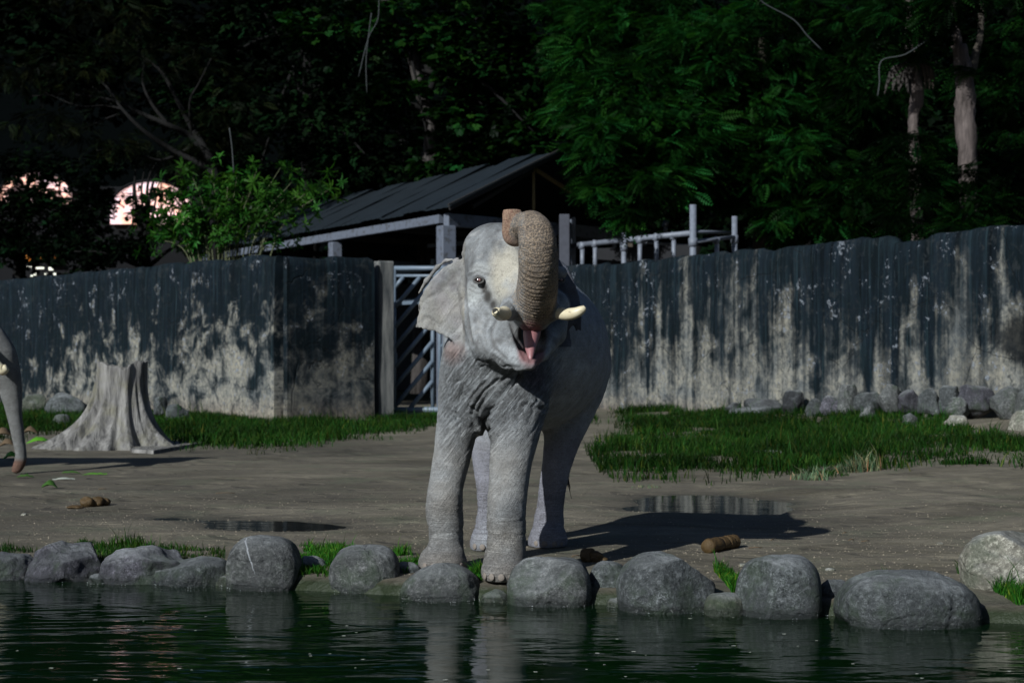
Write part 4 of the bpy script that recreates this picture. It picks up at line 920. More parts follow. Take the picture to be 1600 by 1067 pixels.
    def loft(name, P, m, n=6, seg=20, flat=1.0, **k):
        B = bez(P, n); mb = MB(); mb.tube([tuple(b[:3] - base) for b in B], [float(b[3]) for b in B], seg); return mb.put(name, m, root, True)
    t1 = loft('tusk', [px(q) for q in [(797, 484, 12.66, .050), (789, 489, 12.48, .053), (782, 491, 12.36, .048), (776, 488, 12.25, .036), (774, 486, 12.235, .031)]], IVORY)
    t1['label'] = 'short tusk with a broken dark hollow tip, pointing at the viewer'
    hv = MB(); c = Vector(at(774.6, 487, 12.222)) - Vector(base); hv.tube([c + Vector((-.004, -.012, .003)), c + Vector((.004, .03, 0))], [.022, .024], 14)
    hv.put('tusk_hollow', m_plain('tusk hollow', (.03, .028, .024), .7), t1)
    t2 = loft('tusk', [px(q) for q in [(862, 487, 12.70, .046), (872, 489, 12.6, .046), (886, 491, 12.52, .046), (899, 489, 12.47, .041), (909, 484, 12.45, .031), (914, 480, 12.45, .018)]], IVORY)
    t2['label'] = 'longer cream tusk curving up to a blunt tip'
    # eyes
    for (ex, ey, ed, rr_) in ((748, 438, 12.845, .030), (876.5, 438, 12.93, .024)):
        c = at(ex, ey, ed) - base; mb = MB(); me_ = sphere_mesh('eye', rr_, 16); e = put('eye', me_, EYE, root, tuple(c))
        g = MB(); pr = [(math.cos(a) * rr_ * 1.22, -rr_ * .45 + .004 * math.cos(2 * a), math.sin(a) * rr_ * .72) for a in np.linspace(0, 2 * math.pi, 21)]
        g.tube(pr, rr_ * .26, 8, False); lid = g.put('eyelid', SKIN_DARK, e, True)
        gl = put('pink_iris', sphere_mesh('iris', rr_ * .42, 10), EYEW, e, (-rr_ * .05 + .006, -rr_ * .66, .002)); gl.name = 'iris'  # small pinkish iris set into the eyeball
    # tongue and lower lip lining
    B = bez([px(q) for q in [(834, 506, 12.9, .066), (831, 520, 12.74, .066), (829, 538, 12.62, .048), (829, 554, 12.53, .026), (829, 563, 12.50, .012)]], 5)
    mb = MB(); mb.tube([tuple(b[:3] - base) for b in B], [float(b[3]) for b in B], 14); mb.put('tongue', PINK, root, True)
    B = bez([px(q) for q in [(814, 503, 12.68, .016), (829, 501, 12.66, .02), (844, 503, 12.68, .016)]], 5)
    mb = MB(); mb.tube([tuple(b[:3] - base) for b in B], [float(b[3]) for b in B], 12); mb.put('upper_gum', PINK, root, True)
    # toenails
    for (cx, cy, r, L) in ((692, 12.98, .172, (-50, -22, 6, 32, 58)), (787, 12.37, .155, (-62, -34, -6, 22, 48)), (856, 14.55, .146, (-45, -12, 22, 52)), (762, 14.28, .136, (-52, -18, 14, 44))):
        c = at(cx, 800, cy)[:2]
        for a in L:
            th = R(a); rr_ = r * 1.0; p = np.array([c[0] + math.sin(th) * rr_, c[1] - math.cos(th) * rr_, .042])
            me_ = sphere_mesh('toenail', 1.0, 10); o = put('toenail', me_, NAIL, root, tuple(p - base)); o.scale = (.026, .008, .026); o.rotation_euler = (0, 0, th)
    # tail tuft
    mb = MB(); r_ = random.Random(4)
    for k in range(46):
        a = Vector((.48 + r_.uniform(-.015, .015), 15.45 + r_.uniform(-.02, .02), r_.uniform(.62, .88))) - Vector(base)
        b = a + Vector((r_.uniform(-.03, .05), r_.uniform(-.03, .03), -r_.uniform(.14, .30)))
        mb.tube([a, (a + b) / 2 + Vector((r_.uniform(-.015, .015), 0, 0)), b], [.006, .004, .001], 4, False)
    mb.put('tail_hair', HAIR, root)
    return root

def sphere_mesh(name, r, n):
    v = []; f = []
    for i in range(n // 2 + 1):
        ph = math.pi * i / (n // 2)
        for j in range(n): th = 2 * math.pi * j / n; v.append((r * math.sin(ph) * math.cos(th), r * math.sin(ph) * math.sin(th), r * math.cos(ph)))
    for i in range(n // 2):
        for j in range(n): f.append((i * n + j, (i + 1) * n + j, (i + 1) * n + (j + 1) % n, i * n + (j + 1) % n))
    me = bpy.data.meshes.new(name); me.from_pydata(v, [], f); me.update(); me.polygons.foreach_set('use_smooth', np.full(len(f), True)); return me
SKIN_DARK = m_plain('eyelid skin', (.10, .095, .09), .7)
elephant_main()
# ------------------------------------------------------------------ grass
def grass(name, X, Y, Zb, hgt, m, label=None, w=.006, lean=.35, seed=1):
    r = np.random.default_rng(seed); n = len(X); hm = fbm(np.stack([X, Y, 0 * X], 1) * (1.1 if np.mean(hgt) > .12 else 4.5), 3, seed + 50); h = hgt * r.uniform(.4, 1.3, n) * (1 + 1.0 * hm) * (1 + 1.2 * (r.random(n) > .985)); a = r.uniform(0, 2 * math.pi, n); ld = r.uniform(0, 2 * math.pi, n); l = h * lean * r.uniform(.2, 1.4, n)
    wx, wy = np.cos(a) * w, np.sin(a) * w; lx, ly = np.cos(ld) * l, np.sin(ld) * l
    B = np.stack([X, Y, Zb - .01], 1); V = np.zeros((n, 5, 3))
    V[:, 0] = B + np.stack([-wx, -wy, 0 * wx], 1); V[:, 1] = B + np.stack([wx, wy, 0 * wx], 1)
    M = B + np.stack([lx * .35, ly * .35, h * .6], 1); V[:, 2] = M + np.stack([wx, wy, 0 * wx], 1) * .8; V[:, 3] = M - np.stack([wx, wy, 0 * wx], 1) * .8
    V[:, 4] = B + np.stack([lx, ly, h], 1)
    b = np.arange(n)[:, None] * 5; Fc = np.concatenate([b + [0, 1, 2], b + [0, 2, 3], b + [3, 2, 4]])
    me = mesh_np(name, V.reshape(-1, 3), Fc, True); k = r.uniform(.35, 1.5, n) * (1 + .9 * fbm(np.stack([X, Y, 0 * X], 1) * .7, 3, seed)); hue = r.uniform(0, 1, n)
    C = np.stack([k * (.7 + 1.0 * hue ** 2), k, k * .8], 1); dry = r.random(n) < .12; C[dry] *= np.array([3.2, 1.6, 1.6]); C = C.repeat(5, 0); set_col(me, C); o = put(name, me, m); tag(o, label, kind='stuff'); return o
GR = m_leaf('grass blades', (.014, .046, .008), .3, .55); GR2 = m_leaf('bright pond grass', (.026, .105, .013), .3, .5)
def scatter(n, x0, x1, y0, y1, keep, seed):
    r = np.random.default_rng(seed); X = r.uniform(x0, x1, n); Y = r.uniform(y0, y1, n); k = keep(X, Y); return X[k], Y[k]
def pxrow(X, Y): z = g_h(X, Y); return 800 + F * X / Y, HOR + F * (CAM_H - z) / Y
# right bank
def keepR(X, Y):
    c, r = pxrow(X, Y); nn = fbm(np.stack([X, Y, 0 * X], 1) * .55, 3, 9); s = (X - 1.0) * .883 + (Y - 48.7) * .469
    lowedge = np.interp(c, [880, 935, 1000, 1100, 1220, 1300, 1400, 1480, 1600, 1700], [728, 742, 748, 744, 738, 742, 728, 718, 722, 725]) + 9 * nn
    n5 = fbm(np.stack([X, Y, 0 * X], 1) * 1.6, 3, 29); left = np.interp(r, [630, 650, 690, 715, 750], [900, 960, 925, 875, 930]) + 40 * nn + 30 * n5; lowedge = lowedge + 12 * n5 + 10; n7 = fbm(np.stack([X, Y, 0 * X], 1) * 3.1, 3, 49)
    global ER; ER = np.clip(np.minimum((lowedge - r) / 26, (c - left) / 60), 0, 1)
    return (np.random.default_rng(3).random(len(X)) < (.03 + .97 * ER ** 2.2) * np.clip(.62 + 1.6 * n5 + 1.0 * n7, .06, 1)) & (r < lowedge) & (c > left) & (s < -.15) & (nn > -.5) & (n5 + .3 * nn > -.42 + .25 * np.clip(1 - (lowedge - r) / 12, 0, 1)) & ((Y < 27) | (np.random.default_rng(1).random(len(X)) < .62)) & (c < 1720)
X_, Y_ = scatter(300000, 1.2, 12.5, 19, 47, keepR, 1); grass('grass', X_, Y_, g_h(X_, Y_), .15, GR, 'long green grass on the bank below the right wall', .008, .5, 1)
def keepL(X, Y):
    c, r = pxrow(X, Y); nn = fbm(np.stack([X, Y, 0 * X], 1) * .5, 3, 19)
    low = np.interp(c, [-50, 120, 250, 290, 400, 500, 600, 690, 760], [690, 676, 690, 700, 706, 700, 682, 668, 662]) + 7 * nn
    wl = np.interp(X, [-16.8, -5.63, -3.14, 6], [56, 41.4, 43, 47])
    n5 = fbm(np.stack([X, Y, 0 * X], 1) * 1.6, 3, 39); low = low + 10 * n5; e = np.clip((low - r) / 14, 0, 1)
    return (np.random.default_rng(4).random(len(X)) < .08 + .9 * e ** 1.4) & (r < low) & (Y < wl - .2) & (nn > -.5) & (n5 > -.45)
X_, Y_ = scatter(230000, -16, 2, 27, 56, keepL, 2); grass('grass', X_, Y_, g_h(X_, Y_), .15, GR, 'green grass in front of the left wall and gate', .009, .5, 2)
def strip(c0, c1, r0, r1, n, h, m, label, seed, w=.004):
    def keep(X, Y):
        c, r = pxrow(X, Y); nn = fbm(np.stack([X, Y, 0 * X], 1) * 2.2, 3, seed); e = np.minimum((c - c0), (c1 - c)) / 40
        n6 = fbm(np.stack([X, Y, 0 * X], 1) * 5, 3, seed + 9); top = np.clip((r - r0) / 22, 0, 1)
        return (np.random.default_rng(seed).random(len(X)) < (.15 + .85 * top) * np.clip(.75 + 1.3 * n6, .05, 1)) & (c > c0) & (c < c1) & (r > r0 + 8 * nn + 6 * np.clip(1 - e, 0, 1)) & (r < r1) & (Y > bank(X) - .05)
    d0, d1 = gd(r1 + 4), gd(r0 - 12); X, Y = scatter(n, (c0 - 800) * d1 / F, (c1 - 800) * d0 / F if c1 < 800 else (c1 - 800) * d1 / F, d0 - .3, d1, keep, seed)
    grass('grass', X, Y, g_h(X, Y), h, m, label, w, .5, seed)
strip(120, 352, 842, 905, 19000, .065, GR, 'dark grass tufts behind the low rocks at the left bank', 5)
strip(452, 672, 848, 900, 30000, .060, GR2, 'bright short grass strip behind the egg-shaped boulder', 6)
strip(-20, 120, 852, 905, 9000, .06, GR, 'sparse dark grass behind the leftmost boulders', 8)
strip(1100, 1168, 888, 925, 16000, .075, GR2, 'grass between the largest domed boulder and the round one', 9)
strip(1465, 1620, 893, 945, 26000, .11, GR2, 'weedy grass below the pale boulder at the right edge', 10)
def tuft(cx, cy, rad, n, h, m, label, seed, w=.004, cat='grass tuft', lean=.6, z=None, d=None):
    d = d or gd(cy); x = (cx - 800) * d / F; r = np.random.default_rng(seed); a = r.uniform(0, 6.283, n); q = rad * np.sqrt(r.uniform(0, 1, n)); X = x + q * np.cos(a); Y = d + q * np.sin(a) * .8
    Z0 = g_h(X, Y) if z is None else np.full(n, z); h_ = h * (1.2 - .6 * q / rad); o = grass('grass_tuft', X, Y, Z0, h_, m, None, w, lean, seed); del o['kind']; return tag(o, label, cat)
tuft(746, 893, .11, 900, .10, GR2, 'small bright grass tuft between the elephant\'s front feet', 21, d=12.55, z=-.01)
tuft(1380, 893, .09, 260, .13, GR2, 'green weed tuft rising behind the long whale-backed boulder', 22, .006, d=11.9, z=0)
GRY = m_leaf('dry pale grass', (.16, .22, .15), .3, .6)
tuft(1268, 752, .28, 130, .30, GRY, 'pale spiky grass tuft on the sand below the right grass bank', 23, .006, lean=.8)
tuft(1340, 744, .34, 200, .36, GRY, 'taller pale spiky tuft with a dark base, next right of a smaller one', 24, .006, lean=.7)
tuft(1300, 748, .22, 160, .12, GR, 'small dark green clump between the two pale spiky tufts', 25)
tuft(1508, 740, .35, 300, .18, GR, 'green clump on the sand ridge at the right', 26, .008)
tuft(1010, 762, .2, 60, .05, GRY, 'sparse dry blades at the near edge of the right-hand grass', 27)

# ------------------------------------------------------------------ leaf sprays
def tmpl_pinnate(n=8, L=1.0, w=.30, lw=.055, droop=.25):
    V = []; Fc = []
    for i in range(n):
        s = (i + .7) / n; y = s * L; z = -droop * s * s; ll = w * math.sin(math.pi * (s * .8 + .15))
        for sd in (-1, 1):
            b = len(V); V += [(0, y, z), (sd * ll * .5, y + lw + ll * .12, z - .02), (sd * ll, y + ll * .35, z - .06), (sd * ll * .5, y - lw + ll * .12, z - .02)]; Fc += [(b, b + 1, b + 2), (b, b + 2, b + 3)]
    return np.array(V), np.array(Fc)
def tmpl_broad(n=7, seed=0, L=.42, w=.16):
    r = random.Random(seed); V = []; Fc = []
    for i in range(n):
        a = r.uniform(-1.3, 1.3); y0 = r.uniform(0, .75); c, s = math.sin(a), math.cos(a); tz = r.uniform(-.35, .1); b = len(V)
        for (u, v, z) in ((0, 0, 0), (.45, w, .03), (1, 0, 0), (.45, -w, .03)): V.append((c * u * L + s * v, y0 + s * u * L - c * v, z + tz * u * L))
        Fc += [(b, b + 1, b + 2), (b, b + 2, b + 3)]
    return np.array(V), np.array(Fc)
def tmpl_lance(n=9, seed=0, L=1.0, w=.085):
    r = random.Random(seed); V = []; Fc = []
    for i in range(n):
        a = 2 * math.pi * i / n + r.uniform(-.3, .3); el = r.uniform(-.2, .9); c, s = math.cos(a), math.sin(a); b = len(V); ll = L * r.uniform(.7, 1.1)
        P = [(0, 0, 0), (.4, w, .05), (.75, w * .7, .0), (1, 0, -.10), (.75, -w * .7, .0), (.4, -w, .05)]
        for (u, v, z) in P:
            rad_ = u * ll * math.cos(el); hz = u * ll * math.sin(el) + z * ll - .25 * u * u * ll; V.append((c * rad_ - s * v * ll, hz, s * rad_ + c * v * ll))
        Fc += [(b, b + 1, b + 5), (b + 1, b + 2, b + 4), (b + 1, b + 4, b + 5), (b + 2, b + 3, b + 4)]
    return np.array(V), np.array(Fc)
PIN = tmpl_pinnate(); BRO = [tmpl_broad(7, k) for k in range(3)]; LAN = tmpl_lance()
def sprays(C, D, S, T, r, roll=.8):
    """copies of template T at points C, pointing along D with size S, merged into one array"""
    n = len(C); D = D / (np.linalg.norm(D, axis=1, keepdims=True) + 1e-9); up = np.array([0, 0, 1.0]) + r.normal(0, roll * .5, (n, 3))
    Xa = np.cross(D, up); Xa /= np.linalg.norm(Xa, axis=1, keepdims=True) + 1e-9; Za = np.cross(Xa, D)
    TV, TF = T; V = C[:, None, :] + S[:, None, None] * (TV[None, :, 0:1] * Xa[:, None, :] + TV[None, :, 1:2] * D[:, None, :] + TV[None, :, 2:3] * Za[:, None, :])
    Fc = (np.arange(n) * len(TV))[:, None, None] + TF[None]; return V.reshape(-1, 3), Fc.reshape(-1, 3)
def crown_mesh(lobes, n, size, T, seed, flat=.5, down=.2, tone=1.0, gap=.45, hol=.55):
    """leaf sprays on the shells of many small clumps that fill the given lobes [(centre, radii)]"""
    r = np.random.default_rng(seed); vol = np.array([l[1][0] * l[1][1] * l[1][2] for l in lobes]) ** .5; cnt = np.maximum(1, (n * vol / vol.sum())).astype(int); Cs, Ds, K = [], [], []
    for (c, rad), m in zip(lobes, cnt):
        c = np.array(c, float); rad = np.array(rad, float); nc = max(5, int(m / 26)); q = r.normal(size=(nc, 3)); q /= np.linalg.norm(q, axis=1, keepdims=True); q *= (hol + (1 - hol) * r.uniform(0, 1, (nc, 1))) ; cc = c + q * rad
        ck = .18 + 1.55 * r.uniform(0, 1, nc) ** 1.7; ci = r.integers(0, nc, m); p = r.normal(size=(m, 3)); p /= np.linalg.norm(p, axis=1, keepdims=True); p *= r.uniform(.3, 1, (m, 1)) ** .5
        cr = rad.mean() * gap * r.uniform(.6, 1.3, nc)[ci][:, None]; P = cc[ci] + p * cr * np.array([1.25, 1.25, flat]); Cs.append(P)
        d = (P - c) / rad * .5 + p * .6 + r.normal(0, .35, (m, 3)); d[:, 2] = d[:, 2] * .4 - down; Ds.append(d); K.append(ck[ci] * r.uniform(.6, 1.3, m))
    C = np.concatenate(Cs); D = np.concatenate(Ds); K = np.concatenate(K); S = size * r.uniform(.6, 1.3, len(C))
    V, Fc = sprays(C, D, S, T, r); me = mesh_np('crown', V, Fc, False); hue = r.uniform(-1, 1, len(C)); nn = fbm(C * .35, 2, seed); K = K * tone * (1 + .35 * nn)
    col_ = np.stack([K * (1 + .35 * hue), K, K * (1 - .3 * hue)], 1).repeat(len(T[0]), 0); set_col(me, col_); return me
GREEN1 = m_leaf('feathery leaves', (.012, .060, .010), .35); GREEN2 = m_leaf('broad leaves', (.010, .042, .007), .3); GREEN3 = m_leaf('lance leaves', (.032, .115, .016), .3, .4); DARKL = m_leaf('dark leaves', (.002, .009, .002), .1, .8)  # dark leaves: near-black colour stands in for light falling off with distance
BARK1 = m_bark('grey brown bark', (.085, .07, .055), (.02, .017, .014)); BARK2 = m_bark('pale flaking bark', (.15, .12, .11), (.018, .014, .012)); BARKM = m_bark('dim grey bark', (.075, .065, .06), (.015, .012, .01)); BARKD = m_bark('dark bark of bare boughs', (.009, .008, .007), (.004, .004, .004))
def tree(name, base, trunk, lobes, n, size, T, leafm, barkm, label, seed, cat='tree', limbs=6, group=None, loc_d=None, **kw):
    """trunk: list of (px, py, d, radius); lobes: list of (px, py, d, rx, ry, rz) in metres"""
    b = np.array(base, float); root = thing(name, tuple(b), label, cat, group); r_ = random.Random(seed)
    if trunk:
        B = bez([px(q) for q in trunk], 5); g = MB(); g.tube([tuple(q[:3] - b) for q in B], [float(q[3]) for q in B], 12, True, .22, seed); g.put('trunk', barkm, root, True)
        for k in range(limbs):
            i = int(len(B) * r_.uniform(.45, .98)); L = lobes[k % len(lobes)]; c = at(L[0], L[1], L[2]) + np.array([r_.uniform(-.6, .6) * L[3], r_.uniform(-.5, .5) * L[4], r_.uniform(-.5, .5) * L[5]]); a = B[i][:3]; rr_ = B[i][3]
            mid = (a + c) / 2 + np.array([0, 0, .12 * np.linalg.norm(c - a)]) + np.array([r_.uniform(-.3, .3) for _ in range(3)]); g = MB(); W = bez([(*a, rr_ * .6), (*mid, rr_ * .38), (*c, rr_ * .12)], 6); g.tube([tuple(q[:3] - b) for q in W], [float(q[3]) for q in W], 7, True, .2, seed + k); g.put('limb', BARKD, root, True)
    if lobes:
        me = crown_mesh([(at(l[0], l[1], l[2]) - b, l[3:6]) for l in lobes], n, size, T, seed, **kw); put('crown', me, leafm, root)
    return root
# feathery trees behind the railing
tree('feathery_tree', (3.8, 60, 0), [(970, 640, 60, .35), (985, 420, 60, .3), (1000, 250, 60, .24), (1010, 60, 60, .15)],
     [(950, 95, 59, 1.4, 1.8, 2.2), (1010, 40, 60, 2.2, 2, 2.0), (985, 180, 55, 2.2, 2, 1.8), (935, 240, 52, .75, 1.0, 1.0), (1045, 235, 54, 2.0, 1.7, 1.5), (1000, 285, 52, 1.5, 1.3, .8), (915, 30, 61, 1.4, 1.6, 1.6), (935, 300, 51, .5, .7, .35), (985, 335, 48.5, .28, .4, .35), (1075, 278, 54, 1.2, 1.2, .6), (925, 130, 56, .8, 1.2, 1.4)], 12000, .54, PIN, GREEN1, BARK1,
     'bright feathery-leaved tree drooping over the pipe railing', 101, tone=1.0, flat=.42, gap=.36)
tree('feathery_tree', (8.0, 57, 0), [(1175, 640, 57, .35), (1185, 420, 57, .3), (1200, 250, 57, .22), (1190, 60, 57, .12)],
     [(1120, 90, 57, 2.0, 2, 1.9), (1230, 60, 58, 2.2, 2, 2.0), (1150, 190, 56, 2.1, 1.8, 1.6), (1225, 260, 55, 2.4, 1.8, 1.5), (1140, 275, 55.5, 1.6, 1.6, .8), (1300, 200, 57, 1.9, 1.8, 1.7), (1310, 320, 54.5, 2.0, 1.6, 1.0), (1235, 345, 54, 1.1, 1.4, .6)], 10500, .54, PIN, GREEN1, BARK1,
     'wide feathery-leaved tree behind the middle of the right wall', 102, tone=.8, flat=.38, gap=.36)
tree('feathery_tree', (11.4, 55, 0), None, [(1370, 130, 55, 1.6, 1.6, 1.3), (1385, 300, 53, 1.7, 1.5, 1.2), (1440, 255, 52.5, 1.1, 1.1, .9), (1460, 330, 50, 1.6, 1.2, .8), (1575, 300, 51, 1.4, 1.2, 1.5), (1580, 180, 53, 1.3, 1.2, 1.6), (1530, 120, 54, 1.0, 1.0, .8), (1350, 30, 57, 1.8, 1.6, 1.2), (1425, 225, 45, .8, .6, .4), (1425, 285, 44.4, .9, .6, .6), (1430, 350, 43.5, 1.0, .6, .5), (1515, 350, 42, .7, .5, .4), (1540, 330, 44.5, .9, .8, .6), (1430, 20, 45.5, 1.0, .9, .7), (1505, 10, 44, .8, .8, .4), (1500, 275, 44.6, .35, .5, .3), (1590, 70, 48, 1.0, 1, 1.4)], 9500, .50, PIN, GREEN1, BARK1,
     'thinner dark feathery tree round the two pale trunks at the upper right', 103, tone=.40, flat=.4, gap=.36)
def pale_trunk(base, pts, label, seed, extras):
    b = np.array(base, float); root = thing('pale_trunk_tree', tuple(b), label, 'tree'); B = bez([px(q) for q in pts], 6); g = MB(); g.tube([tuple(q[:3] - b) for q in B], [float(q[3]) for q in B], 14, True, .3, seed); g.put('trunk', BARK2, root, True)
    for nm, e, m in extras:
        B = bez([px(q) for q in e], 5); g = MB(); g.tube([tuple(q[:3] - b) for q in B], [float(q[3]) for q in B], 9, True, .35, seed + 5); g.put(nm, m, root, True)
    return root, b
rt, b = pale_trunk((11.6, 46, 0), [(1512, 700, 46, .28), (1518, 420, 46, .25), (1514, 300, 46, .24), (1510, 200, 46, .27), (1508, 130, 46, .26), (1500, 70, 46, .2)], 'pale twin-forked trunk at the upper right in front of the dark trees', 111,
    [('fork', [(1504, 110, 46, .18), (1497, 60, 46, .11), (1492, 20, 46, .09), (1488, -60, 46, .08)], BARK2), ('fork', [(1514, 120, 46, .16), (1532, 60, 46.3, .09), (1535, 10, 46.3, .08), (1540, -60, 46.3, .07)], BARK1)])
rt2, b2 = pale_trunk((11.3, 48, 0), [(1440, 700, 48, .24), (1436, 420, 48, .2), (1430, 250, 48, .16), (1428, 185, 48, .15), (1434, 150, 48, .19), (1427, 100, 48, .2), (1424, 30, 48, .17), (1412, -60, 48, .15)], 'pale leaning trunk with a big fern and ragged hanging bark', 112,
    [('hanging_bark', [(1414 + dx, 98 + abs(dx) * .4, 47.8, .05), (1407 + dx * 1.1 + 3 * math.sin(dx * 5), 118, 47.75, .06), (1404 + dx * 1.2 + 4 * math.sin(dx * 3), 136 + 11 * math.sin(dx * 7), 47.7, .02)], BARKM) for dx in (-15, -11, -8, -5, -2, 1, 4, 7, 11, 15)] + [('hanging_bark', [(1440 + dx, 98, 47.8, .05), (1446 + dx, 118, 47.8, .06), (1447 + dx, 140, 47.8, .02)], BARK1) for dx in (0, 6, 12)])
r_ = np.random.default_rng(5)
def fern(center, n, size, label, seed):
    r = np.random.default_rng(seed); c = np.array(center); a = r.uniform(0, 6.283, n); D = np.stack([np.cos(a), np.sin(a), r.uniform(-.2, 1.1, n)], 1); S = size * r.uniform(.6, 1.2, n); T = tmpl_pinnate(10, 1, .16, .05, .7)
    o = thing('epiphyte_fern', tuple(c), label, 'fern')
    for i in range(n):
        V, Fc = sprays(r.normal(0, .08, (1, 3)), D[i:i + 1], S[i:i + 1], T, r, .2); me = mesh_np('frond', V, Fc, False); k = r.uniform(.4, 1.1); set_col(me, np.full((len(V), 3), k)); put('frond', me, GREEN2, o)
    return o
fern(at(1424, 88, 47.6), 50, 1.0, 'dark fern clump growing on the leaning pale trunk', 7); fern(at(1512, 112, 45.6), 30, .7, 'small fern at the fork of the twin-forked pale trunk', 8)
# centre, behind the shed
tree('broadleaf_tree', (-3.3, 66, 0), [(655, 640, 66, .4), (668, 330, 66, .3), (672, 200, 66, .27), (662, 160, 66, .26), (645, 90, 66, .22), (610, 20, 66, .18), (580, -60, 66, .16)],
     [(745, 60, 66, 2.2, 2, 2.2), (830, 110, 66, 1.8, 2, 2.0), (700, 250, 65, 1.2, 1.3, .9), (760, 190, 65, 1.7, 1.5, 1.3), (840, 200, 64, 1.3, 1.3, 1.3), (610, 150, 65, .9, 1, 1.2), (520, 50, 66, 1.6, 1.5, 1.2), (640, 30, 66, 1.6, 1.5, 1.2), (700, 130, 65, 1.2, 1.3, 1.3)], 4000, .5, BRO[0], GREEN2, BARKM,
     'broad-leaved tree with a pale broken trunk above the shed roof', 121, tone=.75, gap=.33, flat=.6)
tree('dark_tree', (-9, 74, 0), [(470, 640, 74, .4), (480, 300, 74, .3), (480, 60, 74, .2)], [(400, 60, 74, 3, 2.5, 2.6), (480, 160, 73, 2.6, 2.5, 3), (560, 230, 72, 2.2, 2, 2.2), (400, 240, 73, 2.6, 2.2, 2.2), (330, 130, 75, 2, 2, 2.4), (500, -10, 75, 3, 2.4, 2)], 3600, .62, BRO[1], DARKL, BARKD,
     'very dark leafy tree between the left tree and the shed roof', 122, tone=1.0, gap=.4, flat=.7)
# left tree with bare dark boughs
def bare_tree():
    b = np.array([-11.2, 62, 0]); root = thing('spreading_tree', tuple(b), 'dark spreading tree with bare forking boughs over the lit building on the left', 'tree')
    def br(pts, nm='bough'):
        B = bez([px((*q[:2], 62 + (q[0] % 7) * .2, q[2])) for q in pts], 5); g = MB(); g.tube([tuple(q[:3] - b) for q in B], [float(q[3]) for q in B], 7, True, .15, int(pts[0][0])); g.put(nm, BARKD, root, True)
    br([(335, 660, .3), (338, 420, .26), (336, 300, .22), (328, 245, .19)], 'trunk')
    for P in ([(332, 255, .17), (300, 215, .13), (262, 195, .10), (215, 175, .08), (170, 155, .06), (110, 148, .04), (50, 150, .02)], [(330, 250, .15), (300, 200, .12), (278, 160, .09), (250, 110, .07), (215, 85, .05), (190, 60, .02)],
              [(325, 262, .14), (270, 235, .10), (225, 205, .08), (190, 170, .06), (160, 130, .045), (120, 118, .02)], [(262, 195, .08), (235, 160, .06), (222, 125, .045), (228, 90, .02)], [(215, 175, .06), (180, 180, .045), (130, 200, .03), (80, 215, .02)],
              [(300, 212, .07), (296, 160, .05), (310, 130, .035), (330, 90, .02)], [(190, 170, .05), (165, 165, .04), (120, 165, .03), (60, 140, .015)], [(300, 230, .08), (250, 250, .05), (200, 235, .04), (150, 235, .02)]): br(P)
    lob = [(at(x, y, 63) - b, rd) for x, y, rd in ((250, 235, (2.2, 1.5, .7)), (160, 215, (2, 1.4, .7)), (300, 205, (1.6, 1.4, .9)), (70, 190, (2, 1.5, .6)), (150, 110, (2.6, 1.6, .9)), (270, 90, (2.4, 1.6, 1.2)), (350, 170, (1.4, 1.4, 1.6)), (30, 90, (2, 1.5, 1.2)), (130, 30, (3, 2, 1.2)))]
    me = crown_mesh(lob, 2200, .5, PIN, 131, tone=.42, flat=.35, gap=.4); put('crown', me, m_leaf('olive leaves', (.020, .030, .010), .2), root)
bare_tree()
# dark leafage in front of the lit arches
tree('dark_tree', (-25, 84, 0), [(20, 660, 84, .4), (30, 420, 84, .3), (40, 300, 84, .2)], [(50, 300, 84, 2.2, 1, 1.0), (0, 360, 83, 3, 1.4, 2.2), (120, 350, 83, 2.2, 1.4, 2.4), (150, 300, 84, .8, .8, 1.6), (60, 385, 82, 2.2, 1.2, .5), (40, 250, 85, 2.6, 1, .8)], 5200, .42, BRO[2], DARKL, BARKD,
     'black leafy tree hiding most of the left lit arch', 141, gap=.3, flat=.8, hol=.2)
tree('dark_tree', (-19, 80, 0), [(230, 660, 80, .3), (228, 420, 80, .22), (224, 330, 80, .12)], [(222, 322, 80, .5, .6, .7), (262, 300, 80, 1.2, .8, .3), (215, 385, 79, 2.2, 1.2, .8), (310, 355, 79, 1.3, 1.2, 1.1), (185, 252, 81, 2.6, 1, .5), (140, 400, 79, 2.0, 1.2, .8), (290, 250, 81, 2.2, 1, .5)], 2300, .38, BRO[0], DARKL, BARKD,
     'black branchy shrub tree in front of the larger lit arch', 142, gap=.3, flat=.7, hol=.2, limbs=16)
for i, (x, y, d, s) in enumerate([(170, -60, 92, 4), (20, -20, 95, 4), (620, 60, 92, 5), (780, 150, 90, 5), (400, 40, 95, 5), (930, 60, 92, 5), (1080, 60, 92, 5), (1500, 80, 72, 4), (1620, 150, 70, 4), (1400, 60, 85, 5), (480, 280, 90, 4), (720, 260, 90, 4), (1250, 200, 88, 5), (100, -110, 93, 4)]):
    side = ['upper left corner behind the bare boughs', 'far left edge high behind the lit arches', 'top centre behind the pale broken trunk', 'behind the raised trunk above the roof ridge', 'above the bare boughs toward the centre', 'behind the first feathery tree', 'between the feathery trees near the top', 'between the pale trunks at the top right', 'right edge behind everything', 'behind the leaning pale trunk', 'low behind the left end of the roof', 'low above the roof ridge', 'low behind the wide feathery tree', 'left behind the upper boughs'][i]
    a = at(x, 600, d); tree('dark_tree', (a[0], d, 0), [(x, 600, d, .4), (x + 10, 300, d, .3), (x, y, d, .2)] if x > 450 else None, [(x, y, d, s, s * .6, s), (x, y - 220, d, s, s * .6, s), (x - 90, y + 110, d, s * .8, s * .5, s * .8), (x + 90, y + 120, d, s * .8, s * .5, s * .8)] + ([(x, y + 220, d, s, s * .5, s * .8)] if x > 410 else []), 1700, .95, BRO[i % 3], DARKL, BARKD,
        'dark background tree, ' + side, 150 + i, group='dark background trees', gap=.4, flat=.8, limbs=2, hol=.1)
